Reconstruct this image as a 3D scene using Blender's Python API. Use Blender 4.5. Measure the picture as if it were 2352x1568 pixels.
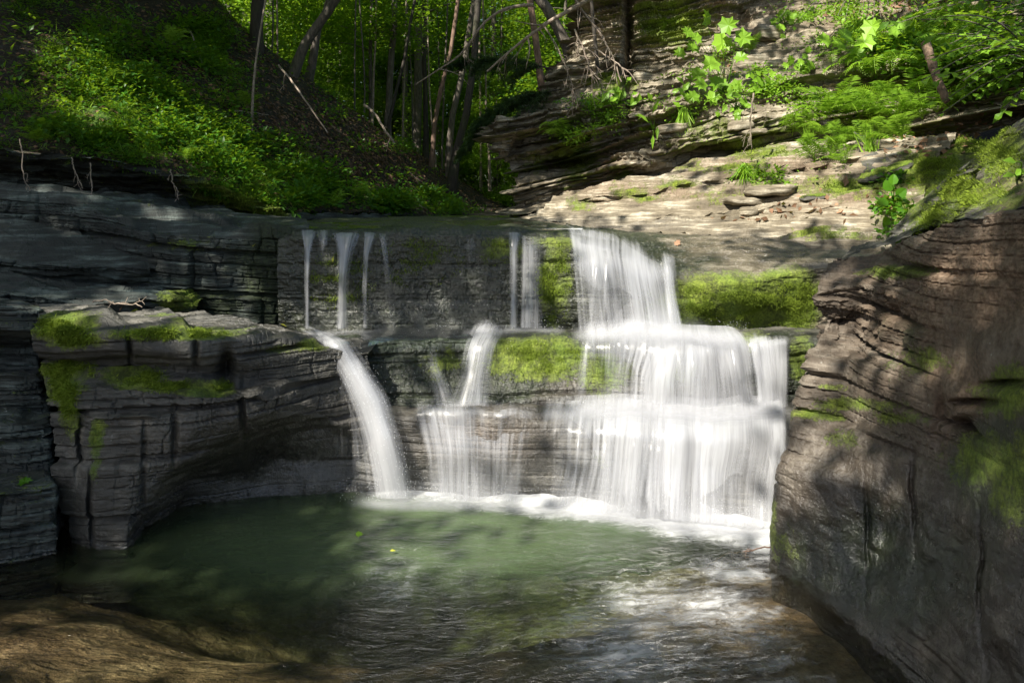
import bpy, math, random
import numpy as np
from mathutils import Vector, Matrix
from mathutils.bvhtree import BVHTree

for o in list(bpy.data.objects):
    bpy.data.objects.remove(o)
S = bpy.context.scene
C = S.collection
R = math.radians

# ------------------------------------------------------------------ camera, light, exposure
FOC = 26.0
F = 2352 * FOC / 36.0        # focal length in reference pixels (the photograph read at 2352 x 1568)
CX, HY, CAMH = 1176.0, 470.0, 2.1
cam_d = bpy.data.cameras.new('camera')
cam = bpy.data.objects.new('camera', cam_d)
C.objects.link(cam)
cam.location = (0, 0, CAMH)
cam.rotation_euler = (R(90), 0, 0)
cam_d.lens = FOC
cam_d.sensor_width = 36
cam_d.shift_y = -(784 - HY) / 2352
cam_d.clip_end = 500
cam_d.clip_start = 0.05
S.camera = cam

SUN = np.array([-0.45, -0.55, 0.72])
SUN = SUN / np.linalg.norm(SUN)
sun_el = math.asin(SUN[2])
sun_az = math.atan2(SUN[0], SUN[1])
world = bpy.data.worlds.new('World')
S.world = world
world.use_nodes = True
wn = world.node_tree
wn.nodes.clear()
sky = wn.nodes.new('ShaderNodeTexSky')
sky.sky_type = 'NISHITA'
sky.sun_disc = False
sky.sun_elevation = sun_el
sky.sun_rotation = sun_az
sky.ozone_density = 0.5
sky.dust_density = 1.5
bg = wn.nodes.new('ShaderNodeBackground')
bg.inputs['Strength'].default_value = 0.074
wo = wn.nodes.new('ShaderNodeOutputWorld')
wn.links.new(sky.outputs[0], bg.inputs[0])
wn.links.new(bg.outputs[0], wo.inputs[0])
sl = bpy.data.lights.new('sun', 'SUN')
sl.energy = 5.0
sl.angle = R(0.5)
sl.color = (1.0, 0.94, 0.83)
so = bpy.data.objects.new('sun', sl)
C.objects.link(so)
so.rotation_euler = Vector(SUN).to_track_quat('Z', 'Y').to_euler()
S.view_settings.view_transform = 'Standard'
S.view_settings.look = 'None'
S.view_settings.gamma = 1
S.view_settings.exposure = 1.2
S.render.engine = 'CYCLES'
cy = S.cycles
cy.use_denoising = True
cy.max_bounces = 8
cy.diffuse_bounces = 3
cy.glossy_bounces = 3
cy.transmission_bounces = 4
cy.transparent_max_bounces = 24
cy.caustics_reflective = False
cy.caustics_refractive = False
cy.sample_clamp_indirect = 6.0

# ------------------------------------------------------------------ helpers
def W(px, py, Y):
    return np.array([(px - CX) / F * Y, Y, CAMH - (py - HY) / F * Y])

def project(P):
    Y = np.maximum(P[..., 1], 0.05)
    return CX + F * P[..., 0] / Y, HY - F * (P[..., 2] - CAMH) / Y

def _h(ix, iy, iz, seed):
    n = (ix * 374761393 + iy * 668265263 + iz * 2147483647 + seed * 974634777) & 0xFFFFFFFF
    n = ((n ^ (n >> 13)) * 1274126177) & 0xFFFFFFFF
    n = ((n ^ (n >> 16)) * 2246822519) & 0xFFFFFFFF
    return ((n ^ (n >> 15)) & 0xFFFFFF) / float(0xFFFFFF)

def vn(x, y, z, seed=0):
    x, y, z = np.broadcast_arrays(np.asarray(x, float), np.asarray(y, float), np.asarray(z, float))
    ix, iy, iz = np.floor(x).astype(np.int64), np.floor(y).astype(np.int64), np.floor(z).astype(np.int64)
    fx, fy, fz = x - ix, y - iy, z - iz
    fx = fx * fx * (3 - 2 * fx); fy = fy * fy * (3 - 2 * fy); fz = fz * fz * (3 - 2 * fz)
    r = 0
    for dx in (0, 1):
        wx = fx if dx else 1 - fx
        for dy in (0, 1):
            wy = fy if dy else 1 - fy
            for dz in (0, 1):
                wz = fz if dz else 1 - fz
                r = r + wx * wy * wz * _h(ix + dx, iy + dy, iz + dz, seed)
    return r * 2 - 1

def fbm(x, y, z, octs=4, seed=0, gain=0.5):
    a, s, t, f = 1.0, 0.0, 0.0, 1.0
    for k in range(octs):
        s = s + a * vn(x * f + 17.3 * k, y * f - 9.1 * k, z * f + 4.7 * k, seed + k)
        t += a; a *= gain; f *= 2.03
    return s / t

def sstep(a, b, x):
    t = np.clip((x - a) / (b - a), 0, 1)
    return t * t * (3 - 2 * t)

def _hs(k, b, seed):
    return _h(k.astype(np.int64), b.astype(np.int64), np.zeros_like(b, dtype=np.int64) + 3, seed) * 2 - 1

def warp_ledge(P):
    '''gentle unevenness shared by the ledges of the falls and the water running over them'''
    x, y, z = P[..., 0], P[..., 1], P[..., 2]
    k = sstep(0.0, 0.45, z) * sstep(7.5, 6.6, y)
    Q = P.copy()
    Q[..., 2] = z + k * (0.030 * fbm(x * 1.3, 0 * x, z * 0.9, 2, 901) + 0.010 * vn(x * 7, 0 * x, 0 * x, 903))
    Q[..., 1] = y + k * (0.085 * fbm(x * 1.5, z * 1.3, 0 * x, 3, 905) + 0.018 * vn(x * 8, z * 2, 0 * x, 906))
    return Q

def strata(x, y, zz, T, lat, seed, w=0.14):
    q = zz / T
    q = q + 0.45 * vn(0 * q, 0 * q, q * 0.31, seed + 5)
    k = np.floor(q); f = q - k
    b = sstep(1 - w, 1, f)
    def val(k):
        c = vn(x * lat, y * lat, k * 7.77, seed)
        c2 = vn(x * lat * 3.1, y * lat * 3.1, k * 3.33, seed + 9)
        # lateral fractures: quantise
        return np.round((c * 0.75 + c2 * 0.25) * 3.2) / 3.2 * 0.7 + (c * .7 + c2 * .3) * 0.3
    s = x + 0.75 * y + 0.04 * vn(x * 9, y * 9, zz * 9, seed + 2)
    def blk(k):
        wd = T * (6.0 + 3.5 * _hs(k, 0 * k, seed + 21))
        q_ = s / wd + 7.3 * _hs(k, 0 * k + 1, seed + 22)
        i = np.floor(q_); g_ = q_ - i
        gr = np.exp(-(np.minimum(g_, 1 - g_) * wd / 0.009) ** 2)
        return _hs(k, i, seed + 23) - 0.7 * gr
    v = (val(k) * .55 + blk(k) * .5) * (1 - b) + (val(k + 1) * .55 + blk(k + 1) * .5) * b
    # bedding joint: a thin groove between beds
    g = np.exp(-((f - (1 - w * .5)) / (w * .45)) ** 2)
    return v - 0.85 * g

def gblur(A, sig, axis):
    if sig < 0.4:
        return A
    r = max(1, int(sig * 2.5))
    r = min(r, A.shape[axis] - 2)
    if r < 1:
        return A
    k = np.exp(-0.5 * (np.arange(-r, r + 1) / sig) ** 2); k /= k.sum()
    A = np.moveaxis(A, axis, 0)
    top = 2 * A[:1] - A[1:r + 1][::-1]
    bot = 2 * A[-1:] - A[-r - 1:-1][::-1]
    B = np.concatenate([top, A, bot], 0)
    out = sum(k[i] * B[i:i + len(A)] for i in range(2 * r + 1))
    out[0] = A[0]; out[-1] = A[-1]
    return np.moveaxis(out, 0, axis)

def resample(A, t_old, t_new, axis):
    A = np.moveaxis(A, axis, 0)
    i = np.clip(np.searchsorted(t_old, t_new, side='right') - 1, 0, len(t_old) - 2)
    f = (t_new - t_old[i]) / (t_old[i + 1] - t_old[i])
    f = f.reshape((-1,) + (1,) * (A.ndim - 1))
    out = A[i] * (1 - f) + A[i + 1] * f
    return np.moveaxis(out, 0, axis)

def dense(G, sp, sm=(0.04, 0.04), nmax=900):
    """G: (rows, cols, k) control values, first three world xyz.  Returns a dense grid."""
    G = np.asarray(G, float)
    dv = np.linalg.norm(np.diff(G[..., :3], axis=0), axis=-1).mean(1)
    du = np.linalg.norm(np.diff(G[..., :3], axis=1), axis=-1).mean(0)
    tv = np.concatenate([[0], np.cumsum(np.maximum(dv, 1e-3))])
    tu = np.concatenate([[0], np.cumsum(np.maximum(du, 1e-3))])
    nv = int(min(nmax, max(8, tv[-1] / sp))); nu = int(min(nmax, max(8, tu[-1] / sp)))
    D = resample(G, tv, np.linspace(0, tv[-1], nv), 0)
    D = resample(D, tu, np.linspace(0, tu[-1], nu), 1)
    D = gblur(D, sm[0] / (tv[-1] / nv), 0)
    D = gblur(D, sm[1] / (tu[-1] / nu), 1)
    U, V = np.meshgrid(np.linspace(0, tu[-1], nu), np.linspace(0, tv[-1], nv))
    return D, U, V

def grid_normals(P):
    a = np.gradient(P, axis=0); b = np.gradient(P, axis=1)
    n = np.cross(a, b)
    return n / np.maximum(np.linalg.norm(n, axis=-1, keepdims=True), 1e-9)

def mk_mesh(name, V, Fc, mat=None, attrs=None, smooth=True, uv=None):
    """Fc: (m,3) or (m,4) int array."""
    V = np.asarray(V, np.float32).reshape(-1, 3); Fc = np.asarray(Fc, np.int32)
    me = bpy.data.meshes.new(name)
    n, k = Fc.shape
    me.vertices.add(len(V)); me.vertices.foreach_set('co', V.ravel())
    me.loops.add(n * k); me.loops.foreach_set('vertex_index', Fc.ravel())
    me.polygons.add(n)
    me.polygons.foreach_set('loop_start', np.arange(n, dtype=np.int32) * k)
    me.polygons.foreach_set('loop_total', np.full(n, k, np.int32))
    me.polygons.foreach_set('use_smooth', np.full(n, smooth, bool))
    me.update(calc_edges=True)
    for a, vals in (attrs or {}).items():
        at = me.attributes.new(a, 'FLOAT', 'POINT')
        at.data.foreach_set('value', np.asarray(vals, np.float32).ravel())
    if uv is not None:
        l = me.uv_layers.new(name='UVMap')
        l.data.foreach_set('uv', np.asarray(uv, np.float32)[Fc.ravel()].ravel())
    if mat:
        me.materials.append(mat)
    return me

def grid_faces(nv, nu, flip=False):
    i = np.arange(nv * nu).reshape(nv, nu)
    f = np.stack([i[:-1, :-1], i[:-1, 1:], i[1:, 1:], i[1:, :-1]], -1).reshape(-1, 4)
    return f[:, ::-1] if flip else f

def obj(name, me, parent=None, loc=None, rot=None, scale=None):
    o = bpy.data.objects.new(name, me); C.objects.link(o)
    if parent: o.parent = parent
    if loc is not None: o.location = loc
    if rot is not None: o.rotation_euler = rot
    if scale is not None: o.scale = scale if hasattr(scale, '__len__') else (scale,) * 3
    return o

def tag(o, label=None, cat=None, group=None, kind=None):
    if label: o['label'] = label
    if cat: o['category'] = cat
    if group: o['group'] = group
    if kind: o['kind'] = kind
    return o

def empty(name, loc, label, cat, group=None, rot=(0, 0, 0)):
    o = bpy.data.objects.new(name, None); C.objects.link(o)
    o.location = loc; o.rotation_euler = rot; o.empty_display_size = 0.1
    return tag(o, label, cat, group)

def blobs(px, py, lst):
    r = np.zeros_like(px)
    for (x, y, rx, ry, s) in lst:
        d = ((px - x) / rx) ** 2 + ((py - y) / ry) ** 2
        r = np.maximum(r, s * np.exp(-d * 0.9))
    return r

# ------------------------------------------------------------------ material helper
class NT:
    def __init__(s, name):
        s.m = bpy.data.materials.new(name); s.m.use_nodes = True
        s.t = s.m.node_tree; s.t.nodes.clear()
        s.out = s.t.nodes.new('ShaderNodeOutputMaterial')
    def n(s, typ, **kw):
        nd = s.t.nodes.new('ShaderNode' + typ)
        for k, v in kw.items():
            if k.startswith('_'):
                setattr(nd, k[1:], v)
            else:
                key = k
                if key.startswith('i') and key[1:].isdigit(): key = int(key[1:])
                else: key = key.replace('__', ' ')
                if hasattr(v, 'is_linked') or isinstance(v, bpy.types.NodeSocket):
                    s.t.links.new(v, nd.inputs[key])
                else:
                    nd.inputs[key].default_value = v
        return nd
    def attr(s, name):
        return s.n('Attribute', _attribute_name=name).outputs['Fac']
    def math(s, op, a, b=0.0, c=None, clamp=False):
        kw = dict(_operation=op, _use_clamp=clamp, i0=a, i1=b)
        if c is not None: kw['i2'] = c
        return s.n('Math', **kw).outputs[0]
    def ramp(s, fac, stops, interp='LINEAR'):
        nd = s.n('ValToRGB', Fac=fac); cr = nd.color_ramp; cr.interpolation = interp
        while len(cr.elements) < len(stops): cr.elements.new(0.5)
        for e, (p, c) in zip(cr.elements, stops):
            e.position = p
            e.color = (c, c, c, 1) if not hasattr(c, '__len__') else tuple(c) + (1,)
        return nd.outputs[0]
    def mix(s, f, a, b, blend='MIX'):
        nd = s.n('Mix', _data_type='RGBA', _blend_type=blend)
        for k, v in ((0, f), (6, a), (7, b)):
            if isinstance(v, bpy.types.NodeSocket): s.t.links.new(v, nd.inputs[k])
            else: nd.inputs[k].default_value = (tuple(v) + (1,)) if hasattr(v, '__len__') and len(v) == 3 else v
        return nd.outputs[2]
    def noise(s, vec, scale, detail=4, rough=0.55, dist=0.0):
        return s.n('TexNoise', Vector=vec, Scale=scale, Detail=detail, Roughness=rough, Distortion=dist).outputs[0]
    def mapping(s, vec, scale=(1, 1, 1), rot=(0, 0, 0), loc=(0, 0, 0)):
        return s.n('Mapping', Vector=vec, Scale=scale, Rotation=rot, Location=loc).outputs[0]
    def surf(s, sh):
        s.t.links.new(sh, s.out.inputs['Surface']); return s.m
# ------------------------------------------------------------------ materials
def rock_mat(name, lo, mid, hi, brown=(0.12, 0.075, 0.045)):
    t = NT(name)
    co = t.n('TexCoord').outputs['Object']
    st = t.mapping(co, (1.2, 1.2, 16))
    n1 = t.noise(st, 2.2, 6, 0.62, 0.3)
    n2 = t.noise(co, 3.0, 5, 0.6)
    n3 = t.noise(co, 28, 4, 0.65)
    n4 = t.noise(t.mapping(co, (3, 3, 60)), 2.0, 3, 0.6)
    fl = t.attr('flat')
    n5 = t.noise(t.mapping(co, (5, 5, 2)), 2.6, 5, 0.7)
    nf = t.n('Mix', _data_type='FLOAT', i0=fl, i2=n1, i3=n5).outputs[0]
    f = t.math('MULTIPLY_ADD', nf, 0.6, t.math('MULTIPLY', n2, 0.4))
    col = t.ramp(f, [(0.34, lo), (0.5, mid), (0.64, hi)])
    col = t.mix(t.ramp(n3, [(0.35, 0), (0.7, 0.55)]), col, mid)
    col = t.mix(t.math('MULTIPLY', t.ramp(n4, [(0.32, 0.55), (0.45, 0)]), t.math('MULTIPLY_ADD', fl, -0.85, 1.0)), col, (0.03, 0.03, 0.028))
    # mineral / soil brown
    br = t.attr('brown')
    bf = t.math('MULTIPLY', br, t.ramp(t.noise(co, 14, 5, 0.7), [(0.30, 0.45), (0.5, 1)]))
    bcol = t.mix(t.ramp(t.noise(co, 46, 3, 0.6), [(0.38, 0), (0.62, 1)]), brown, (0.27, 0.19, 0.13))
    col = t.mix(bf, col, bcol)
    # lichen freckles
    vo = t.n('TexVoronoi', Vector=co, Scale=22, Randomness=1).outputs['Distance']
    lm = t.math('MULTIPLY', t.ramp(vo, [(0.05, 1), (0.13, 0)]), t.ramp(n2, [(0.52, 0), (0.62, 0.7)]))
    col = t.mix(lm, col, (0.42, 0.43, 0.40))
    wet = t.attr('wet')
    al = t.attr('algae')
    acol = t.ramp(t.noise(co, 34, 5, 0.7), [(0.35, (0.008, 0.012, 0.006)), (0.55, (0.022, 0.034, 0.012)), (0.7, (0.055, 0.072, 0.022))])
    af = t.ramp(t.math('MULTIPLY_ADD', t.noise(t.mapping(co, (1, 1, .5)), 3.5, 5, 0.7), 0.9, t.math('SUBTRACT', al, 0.75)), [(0, 0), (0.3, 1)])
    col = t.mix(t.math('MULTIPLY', af, 0.92), col, acol)
    col = t.mix(wet, col, t.mix(0.5, col, (0.0, 0.0, 0.0)))
    # moss
    mo = t.attr('moss')
    mn = t.math('MULTIPLY_ADD', t.noise(co, 9, 6, 0.7), 1.0, t.math('MULTIPLY', t.noise(co, 60, 3, 0.6), 0.5))
    mm = t.math('SUBTRACT', t.math('ADD', mo, t.math('MULTIPLY', mn, 1.25)), 1.28)
    mf = t.ramp(mm, [(0.0, 0), (0.10, 0.45), (0.40, 1)])
    mcol = t.ramp(t.noise(t.mapping(co, (1, 1, .45)), 60, 5, 0.8), [(0.3, (0.035, 0.050, 0.006)), (0.48, (0.16, 0.21, 0.018)), (0.68, (0.34, 0.42, 0.055))])
    mcol = t.mix(t.ramp(n2, [(0.4, 0), (0.65, 0.55)]), mcol, (0.085, 0.17, 0.012))
    mcol = t.mix(t.ramp(t.noise(co, 7, 5, 0.75), [(0.38, 0.75), (0.52, 0)]), mcol, (0.035, 0.040, 0.010))
    col = t.mix(mf, col, mcol)
    rough = t.math('MULTIPLY_ADD', wet, -0.54, 0.78)
    rough = t.math('MULTIPLY_ADD', n3, 0.2, t.math('SUBTRACT', rough, 0.1))
    rough = t.n('Mix', _data_type='FLOAT', i0=mf, i2=rough, i3=0.9).outputs[0]
    # bump
    b1 = t.n('Bump', Strength=0.55, Distance=0.02, Height=t.math('MULTIPLY', t.math('MULTIPLY_ADD', n4, 0.6, t.math('MULTIPLY', n1, 0.6)), t.math('MULTIPLY_ADD', fl, -0.85, 1.0)))
    gr = t.math('ADD', t.noise(co, 55, 6, 0.7), t.math('MULTIPLY', t.math('MULTIPLY', wet, 1.5), t.noise(t.mapping(co, (1, 1, .4)), 42, 3, 0.7)))
    b2 = t.n('Bump', Strength=0.8, Distance=0.009, Height=gr, Normal=b1.outputs[0])
    mb = t.math('MULTIPLY', t.math('MULTIPLY', t.noise(t.mapping(co, (1, 1, 0.45)), 130, 3, 0.8), mf), 1.0)
    b3 = t.n('Bump', Strength=0.9, Distance=0.02, Height=mb, Normal=b2.outputs[0])
    p = t.n('BsdfPrincipled', Base__Color=col, Roughness=rough, Normal=b3.outputs[0])
    t.t.links.new(t.math('MULTIPLY_ADD', wet, 0.6, 0.4), p.inputs['Specular IOR Level'])
    return t.surf(p.outputs[0])

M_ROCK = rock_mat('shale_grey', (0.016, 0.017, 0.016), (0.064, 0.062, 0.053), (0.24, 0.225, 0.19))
M_ROCK_SHADE = rock_mat('shale_shaded', (0.008, 0.009, 0.008), (0.034, 0.041, 0.037), (0.17, 0.21, 0.19))  # same shale, darkened for left-bank shade; teal highs for sky sheen
M_ROCK_WARM = rock_mat('shale_warm', (0.035, 0.027, 0.017), (0.19, 0.16, 0.11), (0.60, 0.54, 0.42))
M_ROCK_WALL = rock_mat('shale_brown', (0.016, 0.012, 0.008), (0.080, 0.062, 0.045), (0.27, 0.235, 0.19))

def soil_mat(name):
    t = NT(name)
    co = t.n('TexCoord').outputs['Object']
    n = t.noise(co, 6, 6, 0.7); n2 = t.noise(co, 40, 4, 0.7)
    col = t.ramp(n2, [(0.3, (0.010, 0.008, 0.005)), (0.55, (0.034, 0.025, 0.016)), (0.75, (0.10, 0.07, 0.045))])
    col = t.mix(t.ramp(n, [(0.45, 0), (0.65, 0.6)]), col, (0.02, 0.03, 0.008))
    mo = t.attr('moss')
    mf = t.ramp(t.math('SUBTRACT', t.math('ADD', mo, n), 0.9), [(0, 0), (0.2, 1)])
    col = t.mix(mf, col, t.ramp(n2, [(0.3, (0.015, 0.035, 0.004)), (0.7, (0.09, 0.17, 0.015))]))
    b = t.n('Bump', Strength=0.8, Distance=0.04, Height=t.math('ADD', n, n2))
    return t.surf(t.n('BsdfPrincipled', Base__Color=col, Roughness=0.95, Normal=b.outputs[0]).outputs[0])
M_SOIL = soil_mat('forest_soil')

def leaf_mat(name, c1, c2, trans=0.5, rough=0.45, vein=False):
    t = NT(name)
    r = t.attr('rnd')
    col = t.ramp(r, [(0.0, c1), (1.0, c2)])
    oi = t.n('ObjectInfo').outputs['Random']
    col = t.mix(t.math('MULTIPLY', oi, 0.35), col, c1)
    p = t.n('BsdfPrincipled', Base__Color=col, Roughness=rough)
    p.inputs['Specular IOR Level'].default_value = 0.35
    tc = t.mix(0.5, col, (0.36, 0.50, 0.02))
    tr = t.n('BsdfTranslucent', Color=tc)
    return t.surf(t.n('MixShader', Fac=trans, i1=p.outputs[0], i2=tr.outputs[0]).outputs[0])
M_LEAF = leaf_mat('leaf_green', (0.035, 0.12, 0.010), (0.17, 0.36, 0.02), 0.6)
M_LEAF_BR = leaf_mat('leaf_bright', (0.10, 0.23, 0.015), (0.28, 0.50, 0.04), 0.45)
M_FERN = leaf_mat('fern_green', (0.11, 0.25, 0.015), (0.32, 0.52, 0.045), 0.4)
M_HEML = leaf_mat('hemlock_needles', (0.018, 0.045, 0.016), (0.05, 0.10, 0.035), 0.25)
M_DRY = leaf_mat('dry_leaf', (0.10, 0.05, 0.025), (0.42, 0.24, 0.15), 0.15, 0.8)
M_DRYD = leaf_mat('dry_leaf_dark', (0.05, 0.028, 0.015), (0.27, 0.16, 0.10), 0.1, 0.85)
M_YLEAF = leaf_mat('yellow_leaf', (0.30, 0.32, 0.03), (0.5, 0.5, 0.06), 0.3)
M_MOSSB = leaf_mat('moss_tuft', (0.07, 0.11, 0.006), (0.34, 0.45, 0.045), 0.3, 0.8)
M_UNDER = leaf_mat('undergrowth_green', (0.02, 0.085, 0.006), (0.12, 0.32, 0.014), 0.45)

def bark_mat(name, a, b, z=0.25):
    t = NT(name)
    co = t.n('TexCoord').outputs['Object']
    n = t.noise(t.mapping(co, (1, 1, z)), 26, 5, 0.65)
    n2 = t.noise(co, 2.2, 3, 0.6)
    col = t.ramp(n, [(0.3, a), (0.7, b)])
    col = t.mix(t.ramp(n2, [(0.5, 0), (0.7, 0.4)]), col, (0.05, 0.075, 0.02))
    bp = t.n('Bump', Strength=0.8, Distance=0.02, Height=n)
    return t.surf(t.n('BsdfPrincipled', Base__Color=col, Roughness=0.9, Normal=bp.outputs[0]).outputs[0])
M_BARK = bark_mat('bark_grey', (0.05, 0.042, 0.034), (0.20, 0.17, 0.14))
M_BARKD = bark_mat('bark_dark', (0.02, 0.017, 0.014), (0.07, 0.058, 0.045))
M_BARKR = bark_mat('bark_red', (0.09, 0.055, 0.040), (0.28, 0.18, 0.13))
M_DEAD = bark_mat('dead_wood', (0.15, 0.11, 0.085), (0.42, 0.34, 0.27), 0.6)

def fall_mat(name, scale=(34, 1.1), dens=1.0, white=(0.58, 0.59, 0.62), thr=0.5, soft=0.35):
    """thin aerated falling water: white streaks along the flow, clear between them"""
    t = NT(name)
    uv = t.n('UVMap').outputs[0]
    d = t.attr('dens')
    s = t.attr('seed')
    a1 = t.noise(t.mapping(uv, (scale[0], scale[1], 1)), 1.0, 4, 0.55, 0.35)
    a2 = t.noise(t.mapping(uv, (scale[0] * 4.2, scale[1] * 1.7, 1), loc=(3, 7, 0)), 1.0, 3, 0.6, 0.2)
    a3 = t.noise(t.mapping(uv, (scale[0] * 0.25, scale[1] * 0.8, 1), loc=(9, 2, 0)), 1.0, 2, 0.5)
    n = t.math('MULTIPLY_ADD', a1, 0.5, t.math('MULTIPLY_ADD', a2, 0.17, t.math('MULTIPLY', a3, 0.33)))
    # alpha: density threshold over the streak noise
    x = t.math('ADD', t.math('MULTIPLY', t.math('SUBTRACT', n, 0.5), 2.5), t.math('MULTIPLY_ADD', d, 1.15, -0.38))
    al = t.math('MULTIPLY', t.n('MapRange', Value=x, i1=0.0, i2=1.25, i3=0.0, i4=1.0, _interpolation_type='SMOOTHSTEP').outputs[0], 0.74 * dens)
    al = t.math('MULTIPLY', al, t.ramp(d, [(0.0, 0), (0.3, 1)], 'EASE'))
    df = t.n('BsdfDiffuse', Color=white + (1,))
    tl = t.n('BsdfTranslucent', Color=white + (1,))
    m1 = t.n('MixShader', Fac=0.35, i1=df.outputs[0], i2=tl.outputs[0])
    gl = t.n('BsdfGlossy', Roughness=0.25, Color=(1, 1, 1, 1))
    m2 = t.n('MixShader', Fac=0.10, i1=m1.outputs[0], i2=gl.outputs[0])
    tp = t.n('BsdfTransparent')
    return t.surf(t.n('MixShader', Fac=al, i1=tp.outputs[0], i2=m2.outputs[0]).outputs[0])
M_FALL = fall_mat('falling_water')
def mist_mat():
    t = NT('spray_mist')
    co = t.n('TexCoord').outputs['Object']
    d = t.attr('dens')
    n = t.noise(t.mapping(co, (1, 1, 1)), 9, 4, 0.6, 0.4)
    al = t.math('MULTIPLY', d, t.math('MULTIPLY_ADD', n, 1.3, -0.05), clamp=True)
    df = t.n('BsdfDiffuse', Color=(0.58, 0.59, 0.62, 1)); tl = t.n('BsdfTranslucent', Color=(0.58, 0.59, 0.62, 1))
    m1 = t.n('MixShader', Fac=0.5, i1=df.outputs[0], i2=tl.outputs[0])
    return t.surf(t.n('MixShader', Fac=al, i1=t.n('BsdfTransparent').outputs[0], i2=m1.outputs[0]).outputs[0])
M_MIST = mist_mat()

def film_mat(name, tint, rough=0.12, bumps=(9, 0.012)):
    """clear shallow water running over rock"""
    t = NT(name)
    co = t.n('TexCoord').outputs['Object']
    foam = t.attr('foam')
    n = t.noise(t.mapping(co, (1, 2.2, 1)), bumps[0], 4, 0.6, 0.5)
    b = t.n('Bump', Strength=1.0, Distance=bumps[1], Height=n)
    fr = t.n('Fresnel', IOR=1.33, Normal=b.outputs[0]).outputs[0]
    tp = t.n('BsdfTransparent', Color=tint + (1,))
    gl = t.n('BsdfGlossy', Roughness=rough, Color=(1, 1, 1, 1), Normal=b.outputs[0])
    m = t.n('MixShader', Fac=fr, i1=tp.outputs[0], i2=gl.outputs[0])
    df = t.n('BsdfDiffuse', Color=(0.85, 0.87, 0.88, 1))
    fn = t.noise(t.mapping(co, (1, 1, 1)), 14, 5, 0.65, 0.6)
    ff = t.math('MULTIPLY', t.ramp(t.math('SUBTRACT', t.math('ADD', foam, t.math('MULTIPLY', fn, 0.9)), 0.75), [(0, 0), (0.5, 1)]), 0.95)
    return t.surf(t.n('MixShader', Fac=ff, i1=m.outputs[0], i2=df.outputs[0]).outputs[0])
M_FILM = film_mat('running_water', (0.80, 0.86, 0.86))

def pool_mat():
    t = NT('pool_water')
    co = t.n('TexCoord').outputs['Object']
    dep = t.attr('depth'); foam = t.attr('foam'); rg = t.attr('ripple')
    n1 = t.noise(t.mapping(co, (1.0, 2.6, 1)), 5.5, 4, 0.6, 0.8)
    n2 = t.noise(t.mapping(co, (1.4, 3.2, 1), (0, 0, 0.5)), 17, 4, 0.6, 0.6)
    hgt = t.math('MULTIPLY_ADD', n2, 0.35, n1)
    b = t.n('Bump', Strength=1.0, Distance=0.05, Height=t.math('MULTIPLY', hgt, t.math('MULTIPLY_ADD', rg, 0.9, 0.16)))
    fr = t.n('Fresnel', IOR=1.33, Normal=b.outputs[0]).outputs[0]
    tint = t.mix(t.ramp(dep, [(0.15, 0), (0.75, 1)]), (0.90, 0.86, 0.76), (0.38, 0.62, 0.36))
    tp = t.n('BsdfTransparent', Color=tint)
    # fine silt and bubbles held in the water scatter light; more of them where it is deep
    df = t.n('BsdfDiffuse', Color=(0.21, 0.30, 0.14, 1))
    base = t.n('MixShader', Fac=t.ramp(dep, [(0.28, 0.0), (0.45, 0.08), (0.8, 0.26), (1, 0.30)]), i1=tp.outputs[0], i2=df.outputs[0])
    gl = t.n('BsdfGlossy', Roughness=0.13, Color=(1, 1, 1, 1), Normal=b.outputs[0])
    m = t.n('MixShader', Fac=t.math('MULTIPLY', fr, 1.0, clamp=True), i1=base.outputs[0], i2=gl.outputs[0])
    wn_ = t.math('MULTIPLY_ADD', t.noise(t.mapping(co, (2.0, 3.0, 1)), 6, 5, 0.68, 1.0), 0.55, t.math('MULTIPLY', t.noise(t.mapping(co, (1.0, 5.0, 1), (0, 0, 0.12)), 3.2, 5, 0.62, 0.7), 0.45))
    ff = t.n('MapRange', Value=t.math('ADD', t.math('MULTIPLY', foam, 1.45), t.math('MULTIPLY_ADD', wn_, 1.5, -1.25)), i1=0.0, i2=0.8, i3=0.0, i4=0.96, _interpolation_type='SMOOTHSTEP').outputs[0]
    fd = t.n('BsdfDiffuse', Color=(0.60, 0.61, 0.62, 1))  # white of the foam and of the reflections painted into its mask
    return t.surf(t.n('MixShader', Fac=ff, i1=m.outputs[0], i2=fd.outputs[0]).outputs[0])
M_POOL = pool_mat()

def bed_mat():
    t = NT('stream_bed')
    co = t.n('TexCoord').outputs['Object']
    n = t.noise(t.mapping(co, (1, 2.2, 1), (0, 0, -0.35)), 2.4, 5, 0.6, 0.6); n2 = t.noise(co, 22, 5, 0.7)
    col = t.ramp(n, [(0.32, (0.045, 0.034, 0.022)), (0.5, (0.19, 0.135, 0.08)), (0.66, (0.40, 0.31, 0.20))])
    col = t.mix(t.ramp(n2, [(0.35, 0.6), (0.6, 0)]), col, (0.05, 0.042, 0.025))
    b = t.n('Bump', Strength=0.8, Distance=0.03, Height=t.math('ADD', n, n2))
    return t.surf(t.n('BsdfPrincipled', Base__Color=col, Roughness=0.8, Normal=b.outputs[0]).outputs[0])
M_BED = bed_mat()
# ------------------------------------------------------------------ rock
ROCKS = []          # (P grid) kept for ray casting when plants are set
def rows(*rs):
    m = max(len(r) for r in rs)
    return np.array([[W(*p) for p in r] for r in rs])

def nrm_(a):
    return a / np.linalg.norm(a, axis=-1, keepdims=True)

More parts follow.
